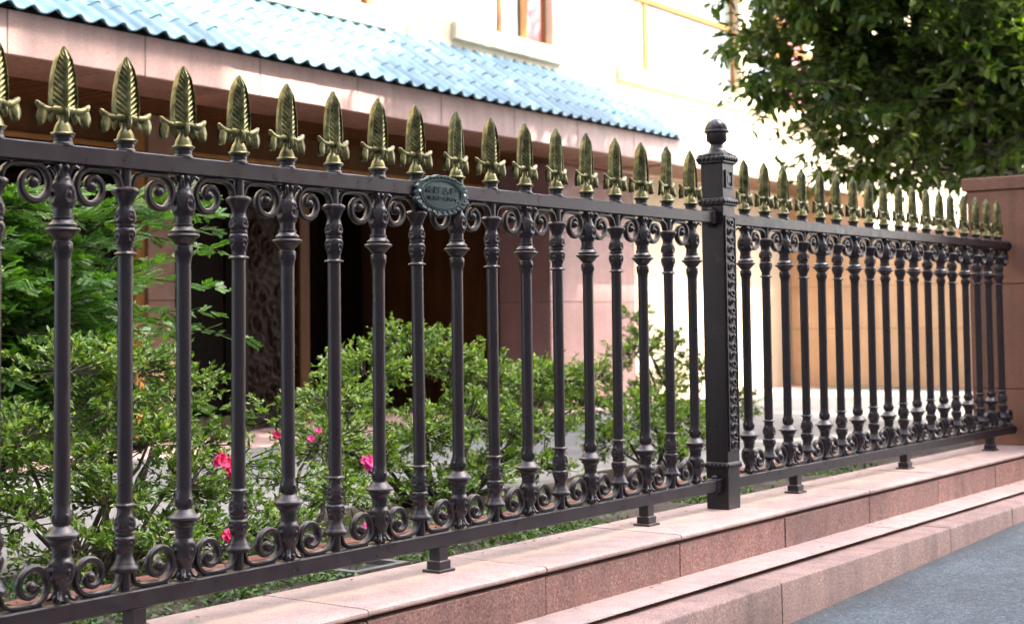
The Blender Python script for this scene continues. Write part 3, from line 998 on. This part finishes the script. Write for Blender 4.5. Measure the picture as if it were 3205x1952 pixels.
# carved screen
cs = MB()
cg = random.Random(31)
CARV = [(cg.uniform(0, .72), cg.uniform(0, 2.0), cg.uniform(.06, .17), cg.choice((-2, -1, 1, 2))) for _ in range(46)]
def carve(x, z):
    s = 0.0
    for cx, cz, rr, tw in CARV:
        dx, dz = x-cx, z-cz
        q = math.hypot(dx, dz*0.85)/rr
        if q < 1.2:
            s = max(s, (0.5+0.5*math.sin(q*8+tw*math.atan2(dz, dx)+cx*20))*(1.2-q)**0.5)
    return 0.030*s+0.006*math.sin(x*31+z*17)*math.sin(z*43-x*9)
cs.grid(lambda a, c: (8.0+0.72*a, 2.0-carve(0.72*a, 2.0*c), -0.20+2.0*c), 60, 150)
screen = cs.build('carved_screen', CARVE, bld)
MB().cbox(7.93, 7.998, 1.96, 2.06, -0.40, 2.0, 0.006).build('frame', CARVE, screen)
MB().cbox(8.722, 8.87, 1.95, 2.06, -0.40, 2.0, 0.006).build('frame', WOOD, screen)
MB().cbox(7.93, 8.87, 1.955, 2.06, 1.805, 1.92, 0.006).build('frame', CARVE, screen)
MB().cbox(7.99, 8.73, 1.97, 2.05, -0.40, -0.19, 0.006).build('frame', CARVE, screen)
MB().box(8.0, 8.72, 2.03, 2.05, -0.2, 1.8).build('backing', DARKWOOD, screen)
# porch floor slab
MB().cbox(-1.2, 18.6, 0.45, 4.0, -0.5, -0.36, 0.01).build('porch_floor', PINK, bld)

# end wall under the porch and garden wall of stacked blocks
gw = empty('court_wall', (0, 5.493, 0), TH)
tag(gw, 'orange pink block wall closing the court at the far right', 'wall')
zs = [-0.45, 0.49, 1.12, 1.86]
for k in range(3):
    off = [0.0, 0.5, 0.25][k]
    v = -4.6
    cuts = [-4.6]+[q for q in [-3.9+off, -2.7+off, -1.5+off, -0.3+off] if q < 0.9]+[0.985]
    for a, c in zip(cuts, cuts[1:]):
        MB().cbox(18.60, 18.80, a+0.003, c-0.003, zs[k]+0.003, zs[k+1]-0.003, 0.003).build('block', ORANGE, gw)
MB().box(18.606, 18.79, -4.59, 0.98, -0.45, 1.85).build('core', JOINT, gw)
MB().cbox(18.602, 18.798, -0.25, 0.985, 1.863, 2.50, 0.003).build('block', ORANGE, gw)
MB().cbox(18.56, 18.84, -4.65, -0.26, 1.863, 1.93, 0.006).build('cap_slab', PINK, gw)

# ------------------------------------------------------------------ buildings across the street (out of view, they shade the fence)
opp = empty('street_block', (0, -13, 0))
tag(opp, 'tall pale building across the road whose shade covers the fence', 'building')
MB().box(-38, 19, -9, 0, -2, 25.7).build('wall', CREAM, opp)
def shade_u(u, yb, y=5.7, x_add=0.0):
    return u+SUN_H.x/(-SUN_H.y)*(y-yb)
x0 = shade_u(3.65, -14); x1 = shade_u(5.85, -13)
MB().box(x0, x1, -1, -0.001, 25.701, 39).build('fascia_shade_tower', CREAM, opp)  # unseen tower, shaped so its shade falls on the left fascia
MB().box(19.001, 25.599, -8, -0.002, -2, 6.0).build('tower_link', CREAM, opp)  # added only to join the block to the next tower
MB().box(25.6, shade_u(15.35, -13), -1.2, -0.003, -2, 30.1).build('pier_shade_tower', CREAM, opp)  # unseen tower added to keep the sun off the right pier
om = MB(); om.cbox(0, 1.5, -0.02, 0.05, 0, 1.6, 0.02); ome = om.mesh('window', DGLASS)
for fl in range(6):
    for k in range(18):
        link('window', ome, opp, (-36+k*3.05, 0, 1.4+fl*3.5))

# ------------------------------------------------------------------ foliage helpers
def leaf_mesh(name, P0, D, Nn, L, W, mat, fold=0.25, six=False):
    """P0 base points, D directions, Nn normals (n,3); L, W (n,) -> one mesh of folded leaves"""
    n = len(P0)
    D = D/np.linalg.norm(D, axis=1, keepdims=True)
    side = np.cross(D, Nn); side /= (np.linalg.norm(side, axis=1, keepdims=True)+1e-9)
    up = np.cross(side, D)
    L = L[:, None]; W = W[:, None]
    if six:
        pts = [P0, P0+D*L*0.3+side*W*0.46+up*W*fold, P0+D*L*0.3-side*W*0.46+up*W*fold,
               P0+D*L*0.65+side*W*0.42+up*W*(fold-0.2), P0+D*L*0.65-side*W*0.42+up*W*(fold-0.2), P0+D*L-up*L*0.12,
               P0+D*L*0.48]
        tri = np.array([[0, 1, 6], [0, 6, 2], [1, 3, 6], [2, 6, 4], [3, 5, 6], [4, 6, 5]])
    else:
        pts = [P0, P0+D*L*0.5+side*W*0.5+up*W*fold, P0+D*L, P0+D*L*0.5-side*W*0.5+up*W*fold]
        tri = np.array([[0, 1, 2], [0, 2, 3]])
    k = len(pts)
    V = np.stack(pts, 1).reshape(-1, 3)
    F = (np.arange(n)[:, None, None]*k+tri[None]).reshape(-1, 3)
    me = bpy.data.meshes.new(name)
    me.vertices.add(len(V)); me.vertices.foreach_set('co', V.astype(np.float32).ravel())
    me.loops.add(F.size); me.loops.foreach_set('vertex_index', F.astype(np.int32).ravel())
    me.polygons.add(len(F))
    me.polygons.foreach_set('loop_start', np.arange(0, F.size, 3, dtype=np.int32))
    me.polygons.foreach_set('loop_total', np.full(len(F), 3, dtype=np.int32))
    me.update(calc_edges=True)
    me.materials.append(mat)
    return me

def rand_dirs(n):
    d = nrng.normal(size=(n, 3))
    return d/np.linalg.norm(d, axis=1, keepdims=True)

def flower(mat, r, seed):
    g = random.Random(seed)
    m = MB()
    npet = g.choice((9, 10, 12))
    for k in range(npet):
        a = 2*math.pi*k/npet+g.uniform(-.2, .2)
        layer = k % 2
        L = r*g.uniform(.85, 1.15)*(0.8 if layer else 1.0)
        w = r*g.uniform(.42, .58)
        lift = g.uniform(.15, .5)+0.5*layer
        ca_, sa_ = math.cos(a), math.sin(a)
        def f(i, j, L=L, w=w, lift=lift, ca_=ca_, sa_=sa_, ph=g.uniform(0, 6)):
            t = j; s = i*2-1
            rad = L*t*(1-0.2*lift)
            ww = w*math.sin(min(1, t*1.1)*math.pi*0.62)
            zz = L*t*lift+0.10*r*math.sin(s*4+ph)*t-0.25*r*t*t+0.12*r*s*s
            return (ca_*rad-sa_*s*ww, sa_*rad+ca_*s*ww, zz)
        m.grid(f, 4, 4)
    return m.mesh('flower', mat)

def bush(name, label, base, clumps, leafL, n_per, seed, stems, flowers=(), dens=1.0, group=None, mat=None, bark=None, twig_r=0.0035, gap=0.0):
    """clumps: list of (centre, radii). Stems run from the base to every clump; twigs in the clump carry leaves."""
    g = random.Random(seed)
    root = empty(name, base)
    tag(root, label, 'shrub', group)
    B = Vector(base)
    st = MB()
    P0 = []; D = []
    for (c, rad) in clumps:
        c = Vector(c)-B
        b0 = Vector((g.uniform(-.05, .05), g.uniform(-.05, .05), -0.03))
        mid = b0.lerp(c, 0.5)+Vector((g.uniform(-.10, .10), g.uniform(-.08, .08), g.uniform(-.06, .02)))
        q1 = b0.lerp(mid, .55)+Vector((g.uniform(-.05, .05), g.uniform(-.05, .05), 0))
        st.tube([b0, q1, mid, mid.lerp(c, .6)+Vector((g.uniform(-.04, .04), g.uniform(-.04, .04), 0)), c], [stems*1.0, stems*.8, stems*.6, stems*.45, stems*.25], 7)
        ntw = int(74*dens*max(rad)*rad[2]/0.05)
        for k in range(max(14, ntw)):
            d = Vector((g.gauss(0, 1), g.gauss(0, 1), g.gauss(0.25, .9))).normalized()
            rr = g.uniform(.45, 1.08)**0.6
            e = c+Vector((d.x*rad[0], d.y*rad[1], d.z*rad[2]))*rr
            a = c+Vector((d.x*rad[0], d.y*rad[1], d.z*rad[2]))*rr*g.uniform(.1, .35)+Vector((0, 0, -0.02))
            mm = a.lerp(e, .5)+Vector((g.uniform(-.02, .02), g.uniform(-.02, .02), g.uniform(-.025, .015)))
            st.tube([a, mm, e], [twig_r, twig_r*.8, twig_r*.4], 4, cap=False)
            out = (e-a).normalized()
            for t in range(int(n_per*1.7)):
                f = g.uniform(.35, 1.03)
                p = a.lerp(mm, f*2) if f < .5 else mm.lerp(e, f*2-1)
                P0.append(p+Vector((g.gauss(0, .006), g.gauss(0, .006), g.gauss(0, .006))))
                D.append(out*g.uniform(.2, 1.0)+Vector((g.gauss(0, .7), g.gauss(0, .7), g.gauss(.15, .5))))
    st.build('branches', bark or DBARK, root)
    P0 = np.array([tuple(p) for p in P0]); D = np.array([tuple(p) for p in D])
    n = len(P0)
    Nn = rand_dirs(n)*0.55+np.array([0, -.15, 1.0])
    L = leafL*1.1*nrng.uniform(.65, 1.25, n)
    link('foliage', leaf_mesh('foliage', P0, D, Nn, L, L*nrng.uniform(.38, .55, n), mat or LEAF_BUSH), root)
    for k, (p, r, mt) in enumerate(flowers):
        link('flower', flower(mt, r, seed*10+k), root, Vector(p)-B, (R(g.uniform(35, 80)), g.uniform(-.4, .4), g.uniform(-1.2, 0.1)))
    return root

AZ = 'azalea shrubs behind the fence'
bush('azalea_shrub', 'leafy azalea with gnarled trunk behind the leftmost balusters', (0.98, 1.15, -0.2),
     [((0.75, 1.25, 0.30), (.20, .22, .14)), ((1.02, 1.35, 0.52), (.24, .22, .13)), ((1.32, 1.35, 0.50), (.22, .2, .14)), ((1.52, 1.4, 0.38), (.20, .2, .13)),
      ((1.22, 1.15, 0.26), (.24, .22, .13)), ((1.00, 1.1, 0.08), (.20, .2, .11)), ((1.38, 1.15, 0.10), (.20, .2, .11)), ((0.68, 1.1, 0.06), (.18, .2, .10)), ((1.62, 1.35, 0.22), (.16, .16, .10)),
      ((1.70, 1.45, 0.46), (.16, .14, .05)), ((0.85, 1.05, -0.06), (.26, .22, .09)), ((1.25, 1.0, -0.04), (.28, .22, .10)), ((0.55, 1.2, 0.18), (.2, .2, .14)), ((0.9, 1.2, 0.2), (.24, .22, .13)), ((1.55, 1.15, 0.02), (.2, .2, .1)), ((1.15, 1.3, 0.4), (.25, .2, .13))],
     0.026, 17, 21, 0.015, [((1.35, 0.93, 0.185), .030, RED), ((1.425, 0.95, 0.175), .026, RED), ((1.385, 0.90, 0.150), .032, RED)], group=AZ, bark=BARK)
bush('azalea_shrub', 'thin azalea with red and magenta blooms beside the third and fourth baluster', (1.92, 1.15, -0.22),
     [((1.68, 1.2, 0.16), (.20, .2, .09)), ((1.95, 1.3, 0.30), (.20, .18, .10)), ((2.15, 1.25, 0.18), (.22, .2, .10)), ((1.75, 1.1, -0.02), (.18, .18, .08)), ((2.10, 1.1, 0.02), (.2, .18, .08)), ((2.3, 1.35, 0.36), (.16, .16, .07)), ((2.3, 1.2, -0.06), (.24, .2, .09)), ((1.9, 1.15, 0.08), (.2, .18, .09)), ((2.4, 1.35, 0.2), (.2, .18, .1))],
     0.027, 10, 22, 0.014, [((2.17, 0.98, 0.11), .034, MAGENTA), ((2.02, 1.15, 0.205), .018, MAGENTA), ((1.88, 1.2, 0.23), .020, RED), ((1.93, 1.2, 0.255), .016, RED), ((2.06, 1.15, 0.235), .016, MAGENTA), ((1.93, 1.18, .19), .016, MAGENTA)], dens=.75, group=AZ)
bush('azalea_shrub', 'small low azalea with red bloom just above the bottom scrolls', (1.28, 0.78, -0.19),
     [((1.20, 0.78, -0.06), (.14, .10, .07)), ((1.42, 0.82, -0.03), (.14, .12, .08)), ((1.05, 0.85, -0.06), (.12, .12, .07)), ((1.62, 0.85, -0.07), (.14, .12, .07))],
     0.026, 9, 23, 0.010, [((1.16, 0.68, -0.035), .028, RED), ((1.93, 0.78, -0.10), .018, MAGENTA)], dens=.8, group=AZ)
bush('azalea_shrub', 'large dense azalea mass in front of the dark entrance', (3.55, 1.75, -0.25),
     [((2.75, 1.7, 0.28), (.26, .26, .16)), ((3.05, 1.8, 0.42), (.26, .26, .16)), ((3.42, 1.85, 0.56), (.26, .26, .14)), ((3.75, 1.85, 0.44), (.26, .26, .16)), ((4.1, 1.85, 0.36), (.26, .26, .15)),
      ((4.45, 1.85, 0.34), (.24, .24, .14)), ((2.85, 1.55, 0.05), (.26, .24, .14)), ((3.2, 1.55, 0.14), (.28, .26, .16)), ((3.6, 1.6, 0.20), (.28, .26, .16)), ((4.0, 1.65, 0.12), (.28, .26, .15)),
      ((4.35, 1.7, 0.08), (.24, .24, .13)), ((3.05, 1.4, -0.08), (.24, .22, .10)), ((3.45, 1.45, -0.06), (.24, .22, .10)), ((3.75, 1.55, -0.04), (.2, .2, .10)), ((4.68, 1.9, 0.24), (.2, .2, .13)), ((2.55, 1.6, 0.16), (.18, .2, .12)), ((4.85, 1.95, 0.34), (.24, .24, .15)), ((5.05, 1.95, 0.16), (.24, .24, .15)), ((5.3, 2.0, 0.30), (.22, .22, .14)), ((2.6, 1.5, -0.06), (.22, .2, .09)), ((4.1, 1.55, -0.08), (.24, .22, .1))],
     0.027, 18, 24, 0.02, [], group=AZ)
bush('azalea_shrub', 'airy sunlit shrub in front of the bright wall beside the post', (7.9, 3.0, -0.34),
     [((7.35, 3.0, 0.42), (.26, .3, .14)), ((7.7, 3.1, 0.52), (.30, .3, .14)), ((8.1, 3.1, 0.40), (.30, .3, .16)), ((7.3, 3.0, 0.10), (.28, .3, .14)), ((7.8, 3.0, 0.18), (.34, .3, .16)), ((8.4, 3.0, 0.22), (.30, .3, .14)),
      ((8.0, 2.9, -0.08), (.34, .3, .12)), ((8.8, 3.0, -0.02), (.34, .3, .12)), ((9.2, 3.1, -0.10), (.30, .3, .10)), ((7.5, 3.1, 0.72), (.2, .2, .08))],
     0.038, 9, 25, 0.02, [], dens=.55, group=AZ, twig_r=0.005)
bush('azalea_shrub', 'dark rounded shrub low between the large azalea and the post', (5.55, 1.7, -0.27),
     [((5.2, 1.7, 0.06), (.24, .24, .16)), ((5.55, 1.75, 0.12), (.26, .24, .18)), ((5.9, 1.75, 0.04), (.24, .24, .16)), ((5.45, 1.6, -0.10), (.26, .22, .12)), ((4.95, 1.65, -0.02), (.18, .2, .12)), ((6.2, 1.8, -0.08), (.2, .2, .1))],
     0.030, 14, 26, 0.016, [], group=AZ)

# feathery conifer at the left
def conifer():
    g = random.Random(5)
    base = (1.0, 2.0, -0.30)
    root = empty('conifer_tree', base)
    tag(root, 'feathery green conifer behind the leftmost balusters', 'tree')
    B = Vector(base)
    tr = MB(); P0 = []; D = []; NN = []
    stems = [[(0.0, 0, -.02), (0.02, 0.0, .5), (0.05, 0.02, 1.0), (0.02, 0, 1.55)], [(-.12, .0, -.02), (-.14, 0, .5), (-.10, .05, 1.0), (-.06, .05, 1.5)], [(.06, -.03, -.02), (.20, -.05, .5), (.30, -.06, .9), (.42, -.05, 1.35)], [(-.2, .05, -.02), (-.26, .1, .7), (-.3, .1, 1.4)]]
    for s in stems:
        n = len(s)
        tr.tube(s, [0.020*(1-0.75*k/(n-1)) for k in range(n)], 7)
    boughs = []
    for k in range(420):
        s = g.choice(stems)
        z = g.uniform(.58, 1.46) if g.random() < .9 else g.uniform(.40, .6)
        # position on stem at this height
        for a, c in zip(s, s[1:]):
            if a[2] <= z <= c[2]:
                t = (z-a[2])/(c[2]-a[2]); p = Vector(a).lerp(Vector(c), t); break
        else: p = Vector(s[-1])
        az = g.uniform(0, 2*math.pi)
        reach = g.uniform(.28, .62)*(1.0 if z < 1.2 else 0.8)
        if math.cos(az) > .2 and math.sin(az) < .3: reach *= 1.55
        e = p+Vector((math.cos(az)*reach, math.sin(az)*reach*.7, g.uniform(-.14, .22)))
        e.z = min(e.z, 1.50)
        boughs.append((p, e))
    for p, e in boughs:
        mid = p.lerp(e, .5)+Vector((0, 0, .03))
        tr.tube([p, mid, e], [0.005, 0.0035, 0.0015], 4, cap=False)
        ax = (e-p).normalized()
        sd = ax.cross(Vector((0, 0, 1))).normalized()
        nb = 12
        for k in range(nb):
            t = .18+.82*k/(nb-1)
            q = p.lerp(mid, t*2) if t < .5 else mid.lerp(e, t*2-1)
            for sg in (-1, 1):
                bl = g.uniform(.07, .15)*(1.15-.6*t)
                bd = (ax*.75+sd*sg*.8+Vector((g.uniform(-.2, .2), g.uniform(-.2, .2), g.uniform(-.55, .45)))).normalized()
                be = q+bd*bl
                nd = 13
                bs = bd.cross(Vector((g.uniform(-1, 1), g.uniform(-1, 1), .8))).normalized()
                nrm = bs.cross(bd)
                for j in range(nd):
                    f = .1+.9*j/(nd-1)
                    for s2 in (-1, 1):
                        P0.append(q.lerp(be, f)); D.append(bd*.7+bs*s2*.8); NN.append(nrm)
    tr.build('trunk', DBARK, root)
    P0 = np.array([tuple(x) for x in P0]); D = np.array([tuple(x) for x in D]); NN = np.array([tuple(x) for x in NN])
    L = nrng.uniform(.018, .030, len(P0))
    link('crown', leaf_mesh('crown', P0, D, NN, L, L*.28, LEAF_CON, .1), root)
conifer()

# broad-leaved tree at the upper right
def big_tree():
    g = random.Random(9)
    base = (11.65, 1.62, -0.42)
    root = empty('broadleaf_tree', base)
    tag(root, 'large broad-leaved tree hanging over the stone pillar at upper right', 'tree')
    B = Vector(base)
    tr = MB()
    C0 = Vector((11.75, 1.75, 6.0))-B
    RA = Vector((3.3, 2.8, 4.5))
    trunk = [Vector((0, 0, -.05)), Vector((0.03, .02, .8)), Vector((-.02, 0, 1.7)), Vector((.05, .05, 2.6)), Vector((0.1, 0, 4.2)), Vector((0.15, 0.1, 6.2)), Vector((.1, .1, 8.0))]
    tr.tube(trunk, [.17, .14, .125, .11, .085, .05, .015], 10)
    P0 = []; D = []
    tips = []
    for k in range(760):
        d = Vector((g.gauss(0, 1), g.gauss(0, 1), g.gauss(0, 1))).normalized()
        low_ = d.z < 0.15 and (d.x < .2)
        rr = g.uniform(.35, 1.0)**.45
        rr *= 1+0.10*math.sin(d.x*5+d.z*4)+0.07*math.sin(d.y*9+d.x*7)
        c = C0+Vector((d.x*RA.x, d.y*RA.y, d.z*RA.z))*rr
        if c.z < 2.25: c.z = 2.25+(g.random()**2)*.5
        if c.z > 5.6: c.x += (c.z-5.6)*.42
        tips.append(c)
    # extra sprays in the part of the crown that faces the camera low down
    for k in range(430):
        c = Vector((g.uniform(9.0, 12.6), g.uniform(0.5, 3.3), g.uniform(1.95, 4.1)))-B
        e = c-C0
        if (e.x/RA.x)**2+(e.y/RA.y)**2+(e.z/RA.z)**2 < 1.02: tips.append(c)
    for k in range(46):
        tips.append(Vector((g.uniform(9.15, 10.2), g.uniform(2.2, 3.15), g.uniform(2.55, 3.9)))-B)
    for c in tips:
        # attach to the trunk by a limb
        zt = max(1.9, min(7.6, c.z*0.75+.4))
        for a, e in zip(trunk, trunk[1:]):
            if a.z <= zt <= e.z:
                p = a.lerp(e, (zt-a.z)/(e.z-a.z)); break
        if g.random() < .30:
            mid = p.lerp(c, .5)+Vector((g.uniform(-.15, .15), g.uniform(-.15, .15), g.uniform(.0, .3)))
            L_ = (c-p).length
            tr.tube([p, p.lerp(mid, .5)+Vector((0, 0, .05)), mid, mid.lerp(c, .6), c], [.012+.012*L_, .010+.008*L_, .010+.004*L_, .008, .004], 5, cap=False)
        for tw in range(5):
            e = c+Vector((g.gauss(0, .20), g.gauss(0, .20), g.gauss(-.03, .13)))
            tr.tube([c, c.lerp(e, .5)+Vector((0, 0, .02)), e], [.004, .003, .002], 3, cap=False)
            out = (e-c).normalized()
            for j in range(13):
                f = g.uniform(.15, 1.05)
                P0.append(c.lerp(e, f)+Vector((g.gauss(0, .015), g.gauss(0, .015), g.gauss(0, .015))))
                D.append(out*.6+Vector((g.gauss(0, .65), g.gauss(0, .65), g.gauss(-.12, .45))))
    tr.build('trunk', BARK, root)
    P0 = np.array([tuple(x) for x in P0]); D = np.array([tuple(x) for x in D])
    n = len(P0)
    Nn = rand_dirs(n)*.6+np.array([0, 0, 1.0])
    L = .122*nrng.uniform(.65, 1.2, n)
    link('crown', leaf_mesh('crown', P0, D, Nn, L, L*nrng.uniform(.40, .52, n), LEAF_TREE, .16, True), root)
    return root
t1 = big_tree()
t3 = t1.copy(); col.objects.link(t3)  # unseen tree copies added behind the camera to darken left-facing sides
t3.location = (-9.0, -2.2, -0.7); t3.rotation_euler = (0, 0, 1.0); t3.scale = (1.1, 1.1, 1.0)
t3['label'] = 'unseen broad-leaved tree added behind the camera to darken the fence from the road side'
t4 = t1.copy(); col.objects.link(t4)
t4.location = (-7.2, 4.2, -0.4); t4.rotation_euler = (0, 0, 4.0)
t4['label'] = 'unseen broad-leaved tree added behind and left of the camera to block sky light'
for tt in (t3, t4):
    tt['group'] = 'broad-leaved trees around the court'
    for ch in t1.children:
        c2 = ch.copy(); col.objects.link(c2); c2.parent = tt
t1['group'] = 'broad-leaved trees around the court'

# ground cover along the coping and pit
def ground_cover():
    g = random.Random(3)
    n = 9000
    P0 = np.zeros((n, 3)); D = np.zeros((n, 3))
    patches = [(.55, .95, .3), (.9, .95, .35), (1.35, .9, .3), (1.0, 1.3, .4), (1.8, 1.0, .3), (2.6, 1.1, .4), (3.3, 1.2, .4), (1.85, .36, .35), (2.3, .38, .30), (2.7, .36, .2), (.95, .36, .3), (0.35, .40, .45), (-.3, .40, .4), (3.9, .4, .4), (5.2, .42, .5), (1.2, .5, .25)]
    for i in range(n):
        cx, cy, w = g.choice(patches)
        x = g.gauss(cx, w*.6); y = max(.19, g.gauss(cy, .09 if cy < .6 else .14))
        z = (soil_z(x, y) if y < .62 else -.20-.0576*(y-.62))+abs(g.gauss(0, .022 if cy < .6 else .04))
        P0[i] = (x, y, z); D[i] = (g.gauss(0, 1), g.gauss(0, 1), g.uniform(.1, 1.1))
    L = nrng.uniform(.016, .034, n)
    me = leaf_mesh('ground_cover', P0, D, rand_dirs(n)*.5+np.array([0, 0, 1.]), L, L*.6, LEAF_LOW)
    o = link('ground_cover', me)
    tag(o, 'low green ground cover along the back of the coping', 'ground cover', kind='stuff')
ground_cover()
pit = empty('drain_pit', (1.43, 0.345, -0.15))
tag(pit, 'square dark drain pit with concrete rim behind the coping', 'drain')
m = MB()
for (x0, x1, y0, y1) in ((-.13, .13, -.10, -.07), (-.13, .13, .07, .10), (-.13, -.10, -.07, .07), (.10, .13, -.07, .07)):
    m.box(x0, x1, y0, y1, -.10, .018)
m.build('rim', CONCRETE, pit)
MB().box(-.105, .105, -.075, .075, -.10, .003).build('shade_fill', BLACK, pit)  # black block fills the pit, its colour standing for the shade inside

# dry leaves and grit caught along the ledges
def litter():
    g = random.Random(12)
    n = 150
    P0 = np.zeros((n, 3)); D = np.zeros((n, 3))
    for i in range(n):
        x = g.uniform(-.5, 6.6); k = g.random()
        if k < .40: y, z = g.uniform(.05, .155), -.1215
        elif k < .60: y, z = g.uniform(-.262, -.245), -.2735
        elif k < .75: y, z = g.uniform(-.395, -.25), -.2735
        else:
            y = -.545-abs(g.gauss(0, .05)); z = road_z(x)+.002
        P0[i] = (x, y, z); a = g.uniform(0, 6.28); D[i] = (math.cos(a), math.sin(a), g.uniform(0, .15))
    L = nrng.uniform(.006, .022, n)
    me = leaf_mesh('leaf_litter', P0, D, rand_dirs(n)*.2+np.array([0, 0, 1.]), L, L*.55, plain('dry_leaf', (0.10, 0.06, 0.03), .8, 0, 40, .4), .15)
    tag(link('leaf_litter', me), 'bits of dry leaf and grit caught along the stone ledges', 'leaf litter', kind='stuff')
litter()
